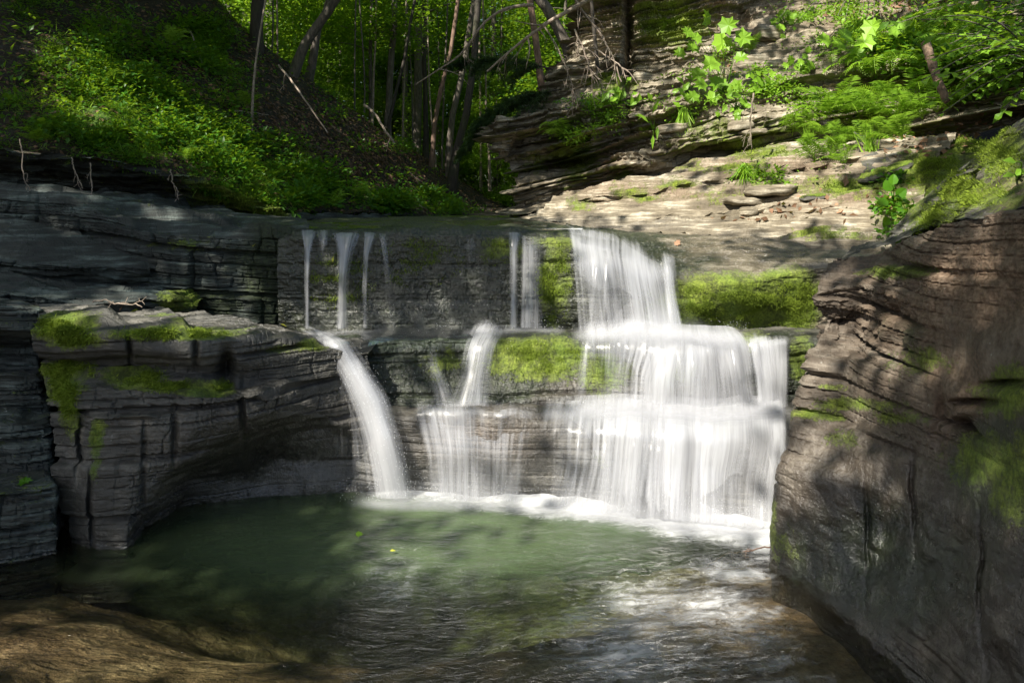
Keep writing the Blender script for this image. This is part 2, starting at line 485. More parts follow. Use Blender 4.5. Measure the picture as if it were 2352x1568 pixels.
def rock(name, rws, label, cat, mat=None, sp=0.0085, sm=(0.022, 0.04), amp=1.0, T=(0.22, 0.07, 0.025), A=(0.055, 0.026, 0.011),
         dip=(0.0, 0.0), seed=1, lump=0.05, smooth_zone=None, moss=(), moss0=0.0, brown=(), wet=None, wet0=0.0, flip=False,
         mossup=0.0, lat=1.6, kind=None, terr=0.7, rough=0.006, quiet=(), dabs=(), loud=(), dent=(), algae=(), algae0=0.0):
    D, U, V = dense(rws, sp, sm)
    P = D[..., :3]
    if name.endswith('rock_ledge') and name != 'side_rock_ledge': P = warp_ledge(P)
    N = grid_normals(P)
    if flip: N = -N
    px, py = project(P)
    x, y, z = P[..., 0], P[..., 1], P[..., 2]
    zz = z + dip[0] * x + dip[1] * y + 0.07 * fbm(x * .7, y * .7, z * .3, 2, seed + 50)
    if dent:
        away = nrm_(P - np.array([0, 0, CAMH])) * np.array([1, 1, .0])
        P = P + away * blobs(px, py, dent)[..., None]
        x, y, z = P[..., 0], P[..., 1], P[..., 2]
    q = 1 - np.clip(blobs(px, py, quiet) - blobs(px, py, loud), 0, 1)
    steep = 1 - np.abs(N[..., 2])
    sf = sstep(0.12, 0.6, steep)
    d = 0
    for Tk, Ak, s_ in zip(T, A, (0, 11, 23)):
        d = d + Ak * strata(x, y, zz, Tk, lat * (0.22 / Tk) ** 0.5, seed + s_)
    lum = lump * fbm(x * 1.7, y * 1.7, z * 2.2, 4, seed + 31)
    fine = rough * fbm(x * 16, y * 16, z * 30, 4, seed + 37, 0.6)
    H = N.copy(); H[..., 2] *= 0.35
    H /= np.maximum(np.linalg.norm(H, axis=-1, keepdims=True), 1e-6)
    if dabs:
        dm = np.clip(blobs(px, py, dabs), 0, 1)
        fine = fine + dm * (0.016 * fbm(x * 17, y * 17, z * 6, 4, seed + 71, .7) - 0.020 * np.abs(fbm(x * 19, y * 19, z * 7, 4, seed + 73, .75)))
    P = P + H * ((d * sf * q * amp)[..., None]) + N * ((lum + fine * (0.4 + 0.6 * q))[..., None])
    # terracing of gently sloping tops
    tq = zz / T[1]
    k = np.floor(tq); f = tq - k
    ter = (k + sstep(0.40, 0.60, f) - tq) * T[1]
    tq2 = (zz + .5 * T[1]) / (T[1] * 2.7) + .3 * vn(x * 1.5, y * 1.5, 0, seed + 8)
    ter = ter + .6 * (np.floor(tq2) + sstep(.44, .56, tq2 - np.floor(tq2)) - tq2) * T[1]
    P[..., 2] += ter * (1 - sf) * terr * q * amp
    nf = (1 - sf) * amp * q
    P[..., 2] += nf * 0.022 * (np.round(vn(x * 3.1 + 5, y * 5.3, 0, seed + 3) * 3 + 1.2 * vn(x * 11, y * 14, 0, seed + 4)) / 3)
    N2 = grid_normals(P)
    if flip: N2 = -N2
    mo = blobs(px, py, moss) + moss0 + mossup * np.clip(N2[..., 2], 0, 1)
    br = blobs(px, py, brown)
    w = wet0 + (blobs(px, py, wet) if wet else 0)
    w = np.clip(w + sstep(0.10, 0.0, P[..., 2]) * 0.9, 0, 1)
    nv, nu = P.shape[:2]
    me = mk_mesh(name, P, grid_faces(nv, nu, flip), mat or M_ROCK, dict(moss=mo, brown=br, wet=w, flat=1 - q, algae=np.clip(blobs(px, py, algae) + algae0, 0, 1)), smooth=False)
    o = obj(name, me)
    tag(o, label, cat, kind=kind)
    ROCKS.append((name, P, nv, nu, mo))
    return o

# upper ledge of the falls (riser + top)
t1 = rows(
 [(640,505,9.5),(800,502,9.5),(1000,500,9.6),(1180,500,9.6),(1300,515,8.8),(1420,527,8.0),(1520,533,7.6),(1640,540,7.2),(1800,560,6.8),(1960,575,6.5),(2060,570,6.2)],
 [(640,514,7.6),(800,514,7.6),(1000,512,7.6),(1180,512,7.6),(1300,522,7.3),(1420,535,7.1),(1520,545,6.95),(1640,560,6.75),(1800,580,6.5),(1960,585,6.3),(2060,580,6.0)],
 [(640,530,6.3),(800,527,6.25),(1000,523,6.25),(1180,526,6.2),(1300,530,6.2),(1400,560,6.15),(1500,610,6.1),(1600,627,6.08),(1730,624,6.08),(1860,604,6.1),(1960,590,6.1)],
 [(640,545,6.22),(800,541,6.14),(1000,538,6.14),(1180,545,6.1),(1300,556,6.08),(1400,585,6.03),(1500,630,6.0),(1600,648,6.0),(1730,645,6.0),(1860,625,6.02),(1960,610,6.02)],
 [(640,640,6.25),(800,640,6.16),(1000,640,6.16),(1180,640,6.12),(1300,650,6.1),(1400,660,6.08),(1500,680,6.06),(1600,690,6.05),(1730,690,6.05),(1860,680,6.06),(1960,680,6.06)],
 [(640,752,6.29),(800,752,6.22),(1000,752,6.2),(1180,750,6.2),(1300,750,6.18),(1400,750,6.18),(1500,750,6.18),(1600,750,6.18),(1730,750,6.18),(1860,750,6.18),(1960,750,6.18)],
 [(640,780,6.3),(800,780,6.24),(1000,780,6.22),(1180,780,6.22),(1300,780,6.2),(1400,780,6.2),(1500,780,6.2),(1600,780,6.2),(1730,780,6.2),(1860,780,6.2),(1960,780,6.2)])
MOSS_WALL = [(1700,698,160,56,1.9),(1610,700,80,56,1.8),(1820,690,60,66,1.6),(1790,640,60,25,1.0)]
rock('upper_rock_ledge', t1, 'topmost wet rock step, dark behind the trickles and moss green at its right end', 'rock ledge',
     M_ROCK_WARM, amp=0.34, T=(0.34, 0.13, 0.04), A=(0.04, 0.018, 0.006), seed=3, moss=MOSS_WALL + [(1275,640,40,110,0.85),(1150,570,60,30,0.7),(1280,556,60,20,0.8)], moss0=0.0, rough=0.016, dabs=[(960,640,500,120,1.0)],
     algae=[(900,650,520,170,2.6),(1250,650,200,110,1.1)], wet0=0.25, wet=[(950,650,520,160,0.8),(1350,640,200,120,.5),(1650,585,360,45,.9)], lump=0.035, quiet=[(1700,690,170,70,0.9)], terr=0.4)

t2 = rows(
 [(690,748,6.4),(820,748,6.4),(900,748,6.4),(1000,748,6.4),(1130,748,6.4),(1330,748,6.4),(1500,748,6.4),(1700,748,6.4),(1850,748,6.4),(1950,748,6.4)],
 [(700,779,5.75),(820,780,5.7),(900,771,5.85),(1000,766,5.9),(1130,762,5.95),(1330,762,5.95),(1500,770,5.75),(1700,778,5.65),(1850,778,5.65),(1950,776,5.68)],
 [(700,795,5.62),(820,800,5.58),(900,790,5.7),(1000,780,5.8),(1130,778,5.82),(1330,778,5.80),(1500,785,5.65),(1700,792,5.58),(1850,792,5.58),(1950,790,5.6)],
 [(700,850,5.62),(820,850,5.58),(900,850,5.64),(1000,850,5.72),(1130,850,5.75),(1330,850,5.74),(1500,850,5.62),(1700,850,5.56),(1850,850,5.56),(1950,850,5.58)],
 [(700,925,5.62),(820,925,5.58),(900,925,5.6),(1000,925,5.62),(1130,925,5.62),(1330,925,5.62),(1500,925,5.58),(1700,925,5.56),(1850,925,5.56),(1950,925,5.58)],
 [(700,960,5.62),(820,960,5.58),(900,960,5.6),(1000,960,5.62),(1130,960,5.62),(1330,960,5.62),(1500,960,5.58),(1700,960,5.56),(1850,960,5.56),(1950,960,5.58)])
rock('middle_rock_ledge', t2, 'second wet rock step down, with a round green moss patch in its middle', 'rock ledge',
     M_ROCK, amp=0.6, T=(0.34, 0.13, 0.04), A=(0.04, 0.018, 0.006), seed=7, algae=[(950,850,330,110,1.2),(1800,850,120,90,1.0),(1240,800,160,60,.8)], moss=[(1240,820,110,50,1.08),(1180,800,60,30,.85),(1720,780,60,30,0.6),(1560,850,60,60,0.5),(1840,820,30,60,0.9),(1020,830,60,40,0.5),(1390,850,60,60,0.8)], rough=0.014, dabs=[(1100,850,400,90,0.8)],
     moss0=0.05, wet0=0.6, lump=0.03, brown=[(1150,880,120,40,0.6)], quiet=[(1240,820,110,50,0.8)], terr=0.4)

t3 = rows(
 [(800,905,5.8),(930,922,5.75),(1080,922,5.75),(1240,922,5.75),(1400,922,5.75),(1560,922,5.75),(1700,922,5.75),(1850,922,5.75)],
 [(800,925,5.56),(930,938,5.5),(1080,938,5.48),(1240,936,5.45),(1400,942,5.42),(1560,942,5.4),(1700,942,5.4),(1850,942,5.4)],
 [(800,955,5.48),(930,958,5.42),(1080,960,5.38),(1240,975,5.32),(1400,975,5.28),(1560,975,5.25),(1700,975,5.25),(1850,975,5.25)],
 [(800,1050,5.45),(930,1050,5.38),(1080,1050,5.36),(1240,1060,5.30),(1400,1070,5.18),(1560,1075,5.08),(1700,1080,5.05),(1850,1090,5.05)],
 [(800,1150,5.42),(930,1146,5.38),(1080,1146,5.36),(1240,1160,5.30),(1400,1180,5.18),(1560,1195,5.02),(1700,1210,4.92),(1850,1220,4.88)],
 [(800,1350,5.4),(930,1350,5.36),(1080,1350,5.3),(1240,1350,5.2),(1400,1370,5.05),(1560,1380,4.9),(1700,1400,4.8),(1850,1420,4.75)])
rock('lower_rock_ledge', t3, 'lowest grey rock step of the falls, bulging out over the foaming pool', 'rock ledge',
     M_ROCK, amp=0.5, T=(0.3, 0.11, 0.035), A=(0.035, 0.018, 0.006), seed=11, dabs=[(1300,1080,600,150,.5)], moss=[(1345,955,40,14,0.7),(1380,1060,50,30,0.35)], wet0=0.6, lump=0.045, brown=[(1100,1000,150,60,0.4)], quiet=[(1300,1080,600,120,0.5)], terr=0.3)

# slabs of the left bank at the height of the upper ledge
s1 = rows(
 [(-260,405,7.9),(-80,420,7.9),(100,424,7.9),(250,436,8.0),(400,462,8.2),(550,500,8.5),(700,516,8.8)],
 [(-260,430,7.2),(-80,436,7.1),(100,440,7.1),(250,462,7.1),(400,485,7.1),(550,512,7.1),(710,523,7.1)],
 [(-260,440,6.6),(-80,450,6.6),(100,452,6.6),(230,478,6.5),(340,526,6.25),(480,537,6.2),(710,531,6.3)],
 [(-260,470,6.56),(-80,470,6.55),(100,475,6.55),(230,500,6.45),(340,545,6.18),(480,552,6.14),(710,545,6.27)],
 [(-260,560,6.7),(-80,540,6.65),(100,545,6.65),(250,590,6.5),(340,600,6.24),(480,602,6.18),(710,610,6.29)],
 [(-260,620,6.7),(-80,640,6.7),(100,640,6.65),(250,645,6.55),(340,650,6.28),(480,650,6.22),(710,650,6.31)],
 [(-260,740,6.7),(-80,740,6.7),(100,740,6.65),(250,745,6.55),(340,750,6.3),(480,760,6.26),(710,760,6.34)],
 [(-260,800,6.7),(-80,800,6.7),(100,800,6.65),(250,800,6.55),(340,800,6.3),(480,800,6.28),(710,800,6.26)])
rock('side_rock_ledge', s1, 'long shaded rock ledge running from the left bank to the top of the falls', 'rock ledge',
     M_ROCK_SHADE, amp=1.0, T=(0.30, 0.10, 0.03), A=(.085,.040,.013), seed=15, dip=(0.10, 0.05), wet0=0.12, moss=[(430,560,80,14,0.4)], moss0=0.0, mossup=0.25, terr=1.2, algae=[(640,640,90,130,1.1),(560,600,60,60,.6),(450,700,140,40,.8)])

s2 = rows(
 [(-260,470,6.75),(-80,480,6.7),(80,508,6.6),(200,540,6.5),(300,575,6.4),(380,612,6.3)],
 [(-260,540,6.2),(-80,555,6.15),(80,570,6.1),(190,590,6.1),(270,600,6.12),(340,615,6.14)],
 [(-260,575,5.95),(-80,592,5.92),(80,606,5.92),(190,612,5.96),(270,612,6.04),(345,618,6.1)],
 [(-260,600,5.96),(-80,615,5.96),(80,626,5.96),(190,630,6.0),(270,632,6.1),(345,632,6.2)],
 [(-260,660,6.3),(-80,660,6.3),(80,665,6.3),(190,665,6.3),(270,665,6.35),(345,665,6.4)])
rock('sloping_rock_slab', s2, 'teal tinted layered slab sloping down below the shaded ledge on the left', 'rock slab',
     M_ROCK_SHADE, amp=1.1, seed=19, dip=(0.10, 0.10), T=(0.12, 0.035, 0.016), wet0=0.12, terr=1.0, mossup=0.15, sm=(0.015, 0.04))
s3 = rows(
 [(-260,560,6.5),(-80,580,6.45),(100,608,6.4),(250,640,6.35),(380,655,6.3),(440,672,6.3),(470,690,6.3)],
 [(-260,620,5.9),(-80,635,5.85),(100,652,5.8),(220,668,5.8),(320,672,5.85),(400,676,5.95),(455,695,6.1)],
 [(-260,650,5.6),(-80,662,5.55),(100,680,5.5),(200,692,5.52),(300,700,5.62),(385,688,5.85),(450,705,6.05)],
 [(-260,670,5.62),(-80,682,5.58),(100,700,5.54),(200,712,5.58),(300,716,5.7),(385,704,5.95),(450,725,6.1)],
 [(-260,740,5.9),(-80,745,5.9),(100,750,5.9),(200,755,5.9),(300,765,6.0),(385,765,6.1),(450,770,6.2)])
rock('sloping_rock_slab', s3, 'lower sloping slab on the left whose pointed end stops at a green mossy corner', 'rock slab',
     M_ROCK_SHADE, amp=1.1, seed=23, dip=(0.08, 0.10), T=(0.12, 0.035, 0.016), wet0=0.12, terr=1.0, moss=[(420,690,60,25,0.9)], mossup=0.15, sm=(0.015, 0.04))

# big undercut block left of the pool
fb = rows(
 [(78,690,6.1),(200,694,6.1),(320,704,6.1),(450,722,6.1),(560,738,6.1),(650,752,6.05),(745,766,5.95),(880,770,5.9)],
 [(80,702,5.4),(200,708,5.4),(320,718,5.4),(450,736,5.45),(560,750,5.5),(650,762,5.55),(745,778,5.6),(860,792,5.6)],
 [(88,718,4.95),(200,732,4.85),(320,742,4.8),(440,764,4.85),(560,768,5.0),(650,775,5.15),(740,788,5.3),(840,806,5.45)],
 [(90,735,4.86),(200,760,4.7),(320,768,4.66),(450,776,4.72),(560,778,4.9),(650,786,5.08),(740,800,5.24),(840,820,5.42)],
 [(92,800,4.84),(200,806,4.66),(320,806,4.64),(450,818,4.7),(560,818,4.9),(650,822,5.08),(740,835,5.26),(850,850,5.44)],
 [(95,826,5.0),(200,832,4.9),(320,842,4.88),(450,856,4.9),(560,868,4.98),(650,865,5.08),(740,870,5.24),(850,890,5.45)],
 [(100,862,4.96),(200,864,4.8),(320,868,4.78),(450,880,4.8),(560,885,4.9),(650,890,5.0),(740,910,5.2),(850,920,5.46)],
 [(112,900,4.78),(200,885,4.62),(320,888,4.6),(450,902,4.64),(560,908,4.74),(650,920,4.92),(740,940,5.18),(850,950,5.46)],
 [(116,944,4.72),(200,944,4.56),(320,944,4.56),(450,946,4.6),(560,955,4.74),(650,950,4.95),(740,960,5.22),(850,1000,5.46)],
 [(118,962,4.66),(200,962,4.5),(320,962,4.5),(450,985,4.6),(560,985,4.8),(650,975,5.1),(740,985,5.34),(850,1030,5.46)],
 [(124,1080,4.62),(200,1080,4.5),(310,1072,4.5),(410,1070,4.62),(500,1045,4.88),(620,1050,5.36),(740,1060,5.42),(850,1080,5.45)],
 [(145,1170,4.6),(205,1170,4.5),(300,1160,4.48),(365,1130,4.66),(440,1100,5.12),(600,1110,5.36),(740,1120,5.37),(850,1115,5.44)],
 [(150,1250,4.56),(205,1260,4.5),(300,1262,4.5),(345,1190,4.82),(430,1160,5.18),(600,1154,5.3),(740,1146,5.37),(850,1142,5.42)],
 [(150,1360,4.5),(205,1380,4.45),(300,1380,4.5),(345,1330,4.8),(430,1330,5.15),(600,1330,5.25),(740,1330,5.33),(850,1330,5.4)])
rock('undercut_rock_block', fb, 'big undercut rock block left of the pool with moss on its rim', 'rock block',
     M_ROCK, amp=1.15, T=(0.27, 0.085, 0.022), A=(.075, .022, .006), seed=27, dip=(-0.03, 0), dent=[(178,1020,6,70,.10),(206,1180,5,80,.08),(330,1100,6,90,.05),(520,848,14,34,.22),(450,800,6,40,.08),(300,800,5,40,.08),(560,950,7,60,.07),(400,1000,6,60,.06)], lump=0.045, quiet=[(640,1060,260,110,1.1),(190,1130,90,120,.9),(420,1010,120,40,.7),(380,800,260,34,.8),(700,860,110,60,.5)], dabs=[(640,1020,260,140,.7),(330,1150,60,100,.7)], rough=.010, wet0=0.25, wet=[(650,1050,260,130,0.7),(560,770,160,30,0.5)],
     moss=[(150,750,70,28,1.3),(180,780,60,20,1.0),(400,768,150,14,1.15),(160,850,70,25,1.25),(150,890,50,35,1.1),(310,865,80,20,1.05),(400,888,80,12,1.2),(500,885,40,10,1.3),
           (160,940,25,70,0.9),(215,1010,22,50,0.8),(215,1080,16,40,0.6),(650,800,60,14,0.6),(720,795,40,10,0.9),(370,730,60,6,0.5)],
     brown=[(640,1000,260,80,0.15)])

# dark stacked steps at the frame's left edge
fl = rows(
 [(-700,640,6.0),(-300,690,6.0),(-80,690,6.0),(40,690,6.0),(92,692,5.9),(140,700,5.9)],
 [(-700,690,4.7),(-300,700,4.9),(-80,698,4.95),(40,702,4.95),(90,712,5.0),(125,720,5.6)],
 [(-700,790,4.6),(-300,760,4.8),(-80,756,4.85),(40,758,4.86),(90,760,4.94),(125,770,5.6)],
 [(-700,800,5.0),(-300,800,5.2),(-80,775,5.25),(40,775,5.25),(92,775,5.3),(125,780,5.7)],
 [(-700,880,5.0),(-300,860,5.15),(-80,855,5.2),(40,855,5.2),(94,858,5.25),(130,860,5.7)],
 [(-700,930,4.3),(-300,880,4.6),(-80,866,4.8),(40,868,4.82),(98,874,4.92),(130,880,5.6)],
 [(-700,980,4.2),(-300,935,4.55),(-80,908,4.76),(40,908,4.78),(100,908,4.88),(130,910,5.6)],
 [(-700,1000,4.4),(-300,960,4.7),(-80,945,4.86),(40,945,4.88),(102,945,4.95),(130,950,5.6)],
 [(-700,1100,3.7),(-300,1000,4.3),(-80,974,4.58),(40,974,4.62),(112,974,4.72),(140,980,5.5)],
 [(-700,1250,3.6),(-300,1130,4.25),(-80,1090,4.54),(40,1096,4.58),(118,1094,4.68),(140,1100,5.5)],
 [(-700,1400,3.1),(-300,1200,3.9),(-80,1132,4.25),(40,1132,4.3),(134,1122,4.42),(150,1130,5.4)],
 [(-700,1700,3.0),(-300,1380,3.85),(-80,1290,4.25),(40,1274,4.34),(142,1262,4.45),(156,1262,5.3)],
 [(-700,1900,3.0),(-300,1500,3.85),(-80,1400,4.25),(40,1380,4.34),(142,1380,4.45),(156,1380,5.3)])
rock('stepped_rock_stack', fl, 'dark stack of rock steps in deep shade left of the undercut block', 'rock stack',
     M_ROCK_SHADE, amp=0.9, seed=35, dip=(0, 0), wet0=0.2, mossup=0.3, sm=(0.012, 0.02), lump=0.03)

# near wall on the right
def steepen(rws, wts, c0, Xw=1.9):
    out = []
    for r, w in zip(rws, wts):
        out.append([(p[0], p[1], p[2] if i < c0 else p[2] * (1 - w) + w * Xw * F / (p[0] - CX)) for i, p in enumerate(r)])
    return rows(*out)
nw = steepen([
 [(1990,596,5.6),(1905,602,4.85),(2030,566,4.7),(2140,514,4.45),(2240,499,4.2),(2352,470,3.9),(2500,420,3.4),(2900,380,2.6),(3700,300,1.9)],
 [(1960,640,5.6),(1862,640,4.72),(1985,625,4.56),(2100,575,4.3),(2220,560,4.0),(2352,545,3.68),(2520,520,3.2),(2930,520,2.4),(3750,500,1.7)],
 [(1940,680,5.6),(1844,682,4.64),(1955,665,4.48),(2090,650,4.22),(2210,640,3.9),(2352,640,3.56),(2530,640,3.05),(2950,660,2.3),(3800,700,1.6)],
 [(1950,740,5.6),(1886,735,4.7),(1965,735,4.62),(2065,735,4.24),(2205,740,3.84),(2352,745,3.45),(2550,760,2.95),(2970,820,2.2),(3850,900,1.55)],
 [(1940,790,5.5),(1862,790,4.56),(1960,798,4.5),(2070,815,4.12),(2205,845,3.75),(2352,860,3.35),(2560,890,2.88),(2990,980,2.15),(3900,1100,1.5)],
 [(1930,845,5.5),(1850,848,4.44),(1950,858,4.3),(2070,875,4.02),(2205,905,3.68),(2352,950,3.28),(2570,1000,2.82),(3000,1100,2.1),(3950,1300,1.45)],
 [(1900,930,5.5),(1820,935,4.4),(1940,945,4.24),(2060,958,3.95),(2200,985,3.62),(2352,1040,3.28),(2570,1100,2.78),(3000,1220,2.06),(3950,1450,1.43)],
 [(1900,960,5.5),(1818,962,4.4),(1940,970,4.22),(2060,980,3.93),(2200,1010,3.6),(2352,1066,3.24),(2570,1128,2.76),(3000,1270,2.05),(3960,1510,1.425)],
 [(1900,975,5.5),(1812,978,4.33),(1940,985,4.12),(2060,995,3.84),(2200,1020,3.58),(2352,1080,3.2),(2580,1140,2.75),(3000,1300,2.04),(3980,1550,1.42)],
 [(1870,1070,5.4),(1776,1072,4.27),(1900,1100,4.02),(2040,1120,3.72),(2190,1150,3.45),(2352,1190,3.08),(2590,1270,2.65),(3000,1450,2.0),(4000,1750,1.4)],
 [(1860,1200,5.4),(1772,1200,4.28),(1875,1245,4.02),(2000,1300,3.7),(2150,1360,3.35),(2352,1440,2.88),(2600,1560,2.5),(3000,1800,1.97),(4000,2200,1.38)],
 [(1860,1300,5.3),(1771,1306,4.27),(1862,1366,3.98),(1965,1450,3.64),(2110,1576,3.22),(2300,1780,2.72),(2600,2120,2.16),(3000,2560,1.71),(4000,3300,1.26)],
 [(1860,1500,5.3),(1775,1560,4.27),(1870,1650,3.98),(1975,1780,3.64),(2120,1960,3.22),(2310,2200,2.72),(2610,2600,2.16),(3010,3100,1.71),(4010,4000,1.26)]],
 [.75,.75,.75,.75,.72,.7,.65,.6,.55,.4,.2,0,0], 3)
rock('right_rock_wall', nw, 'tall damp rock wall rising from the pool on the right, brown and pitted near its top', 'rock wall',
     M_ROCK_WALL, sp=0.0085, amp=1.3, seed=41, dip=(0.02, -0.02), lump=0.10, rough=0.020, algae=[(2310,1080,130,130,1.1),(2070,770,50,70,.5),(1900,1230,60,120,.35),(2050,1300,380,190,.62)],
     wet0=0.1, wet=[(2050,1270,420,230,1.0),(2300,1350,240,300,1.0)],
     moss=[(1860,955,60,18,0.8),(1900,960,50,14,0.7),(2060,960,60,20,0.6),(1960,930,120,18,0.7),(1900,890,50,10,0.6),(2320,900,90,70,0.8),(2280,1060,110,70,0.9),(2352,1100,80,120,0.8),(2040,620,70,20,0.8),
           (2100,830,80,40,0.55),(1780,1200,14,80,0.6),(1930,1010,40,30,0.55),(1820,1250,60,60,0.4)],
     brown=[(2240,640,200,120,1.0),(2120,720,120,90,0.9),(2200,900,120,110,0.8),(2352,560,120,80,0.9),(2180,1000,60,60,0.6)],
     quiet=[(2270,600,230,140,.75),(2130,760,130,120,0.7),(2210,950,110,120,0.9),(1980,900,110,70,0.8),(2000,1250,400,320,1.3),(2300,1300,300,400,1.3),(2300,900,300,300,1.2)],
     loud=[(1960,740,90,70,1.0),(1880,690,60,60,.8),(2200,985,80,30,.8)], dent=[(2010,730,50,28,.16),(1935,760,26,30,.10),(2215,985,40,22,.14),(2160,960,14,60,.08),(2240,930,60,10,.14),(2320,885,60,9,.14),(2090,1150,7,110,.05),(1985,1230,6,120,.04),(2260,1330,8,150,.05)], terr=0.3,
     dabs=[(2050,1250,380,220,1.0),(2300,1350,220,300,1.0),(2270,640,220,160,0.8),(2180,880,120,150,0.8)])

# mossy shoulder above the near wall
mh = steepen([
 [(1925,612,4.9),(2032,574,4.74),(2142,522,4.5),(2242,505,4.25),(2354,476,3.95),(2502,426,3.45),(2900,390,2.65),(3700,310,1.95)],
 [(1960,588,5.1),(2045,560,4.95),(2150,496,4.75),(2255,462,4.5),(2365,420,4.2),(2520,360,3.7),(2900,280,2.9),(3700,200,2.1)],
 [(2000,575,5.4),(2062,545,5.25),(2155,470,5.0),(2258,420,4.75),(2368,370,4.4),(2520,290,3.95),(2900,200,3.1),(3700,100,2.3)],
 [(2030,560,5.6),(2078,505,5.5),(2165,430,5.25),(2268,345,4.95),(2370,262,4.6),(2520,170,4.15),(2900,60,3.35),(3700,-100,2.5)],
 [(2050,545,6.2),(2105,475,6.1),(2190,405,5.9),(2300,315,5.7),(2400,235,5.5),(2550,120,5.0),(2900,-60,4.2),(3700,-300,3.2)],
 [(2060,560,6.8),(2110,500,6.7),(2200,430,6.5),(2310,350,6.3),(2420,270,6.0),(2600,150,5.7),(2950,-80,5.0),(3800,-350,3.9)]],
 [.75,.62,.45,.25,.1,0], 3)
rock('mossy_rock_shoulder', mh, 'rounded rock shoulder under yellow green moss above the brown top of the right wall', 'rock outcrop',
     M_ROCK, amp=0.5, seed=45, lump=0.09, dip=(0.2, 0), moss0=0.25, mossup=0.5, moss=[(2250,450,90,30,0.7),(2300,350,60,60,0.6),(2150,500,60,40,0.5)],
     brown=[(2330,440,60,40,0.8)], terr=0.3)

# slabs and cliff of the right bank
rb1 = rows(
 [(1150,520,9.2),(1240,518,8.9),(1360,528,8.2),(1480,540,7.7),(1620,552,7.25),(1800,580,6.75),(1950,600,6.4),(2080,600,6.0)],
 [(1165,510,9.4),(1250,508,9.1),(1380,512,8.3),(1500,520,7.8),(1640,520,7.4),(1810,540,7.0),(1955,545,6.6),(2090,545,6.2)],
 [(1185,503,9.7),(1262,498,9.4),(1395,495,8.5),(1515,500,8.0),(1660,492,7.6),(1830,500,7.2),(1970,490,6.8),(2110,480,6.4)],
 [(1215,497,9.9),(1268,480,9.6),(1400,474,8.8),(1525,465,8.3),(1675,452,7.9),(1850,450,7.5),(1985,440,7.1),(2130,430,6.7)],
 [(1235,490,10.0),(1275,458,9.8),(1400,440,9.0),(1520,420,8.6),(1670,395,8.2),(1850,385,7.8),(2000,385,7.4),(2150,375,7.0)],
 [(1245,480,10.2),(1290,448,10.0),(1405,425,9.3),(1515,395,8.9),(1665,358,8.6),(1850,325,8.3),(2030,330,7.8),(2200,310,7.3)],
 [(1245,480,10.6),(1290,446,10.4),(1405,424,9.9),(1515,396,9.6),(1665,360,9.3),(1850,326,9.0),(2030,330,8.4),(2200,312,7.9)])
rock('right_bank_slabs', rb1, 'pale sunlit slabs sloping to the stream between falls and cliff', 'rock slab',
     M_ROCK_WARM, amp=1.15, seed=51, dip=(-0.16, 0.03), T=(0.16, 0.06, 0.024), lump=0.05, sm=(0.02, 0.05), terr=1.1, rough=0.010, dent=[(1360 + 58 * k, 466 - 9 * k, 46, 5, .16) for k in range(11)] + [(1500 + 60 * k, 505 - 3 * k, 44, 4, .10) for k in range(8)],
     brown=[(1500,440,200,24,.5),(1750,380,220,26,.6),(1950,440,150,40,.6)], moss=[(1330,470,40,20,0.6),(1560,420,70,14,.7),(1700,385,90,16,.8),(1480,455,60,12,.7),(1450,440,60,16,0.6),(1600,385,90,18,0.5),(1750,350,120,22,0.7),(1650,450,120,30,0.45),(1900,540,110,16,0.7),(1960,430,140,30,0.8),(1800,430,100,30,0.5),(2060,480,50,60,0.7),(2120,400,60,50,1.0)],
     mossup=0.12, wet=[(1400,520,200,20,0.5),(1750,570,200,30,0.5)])

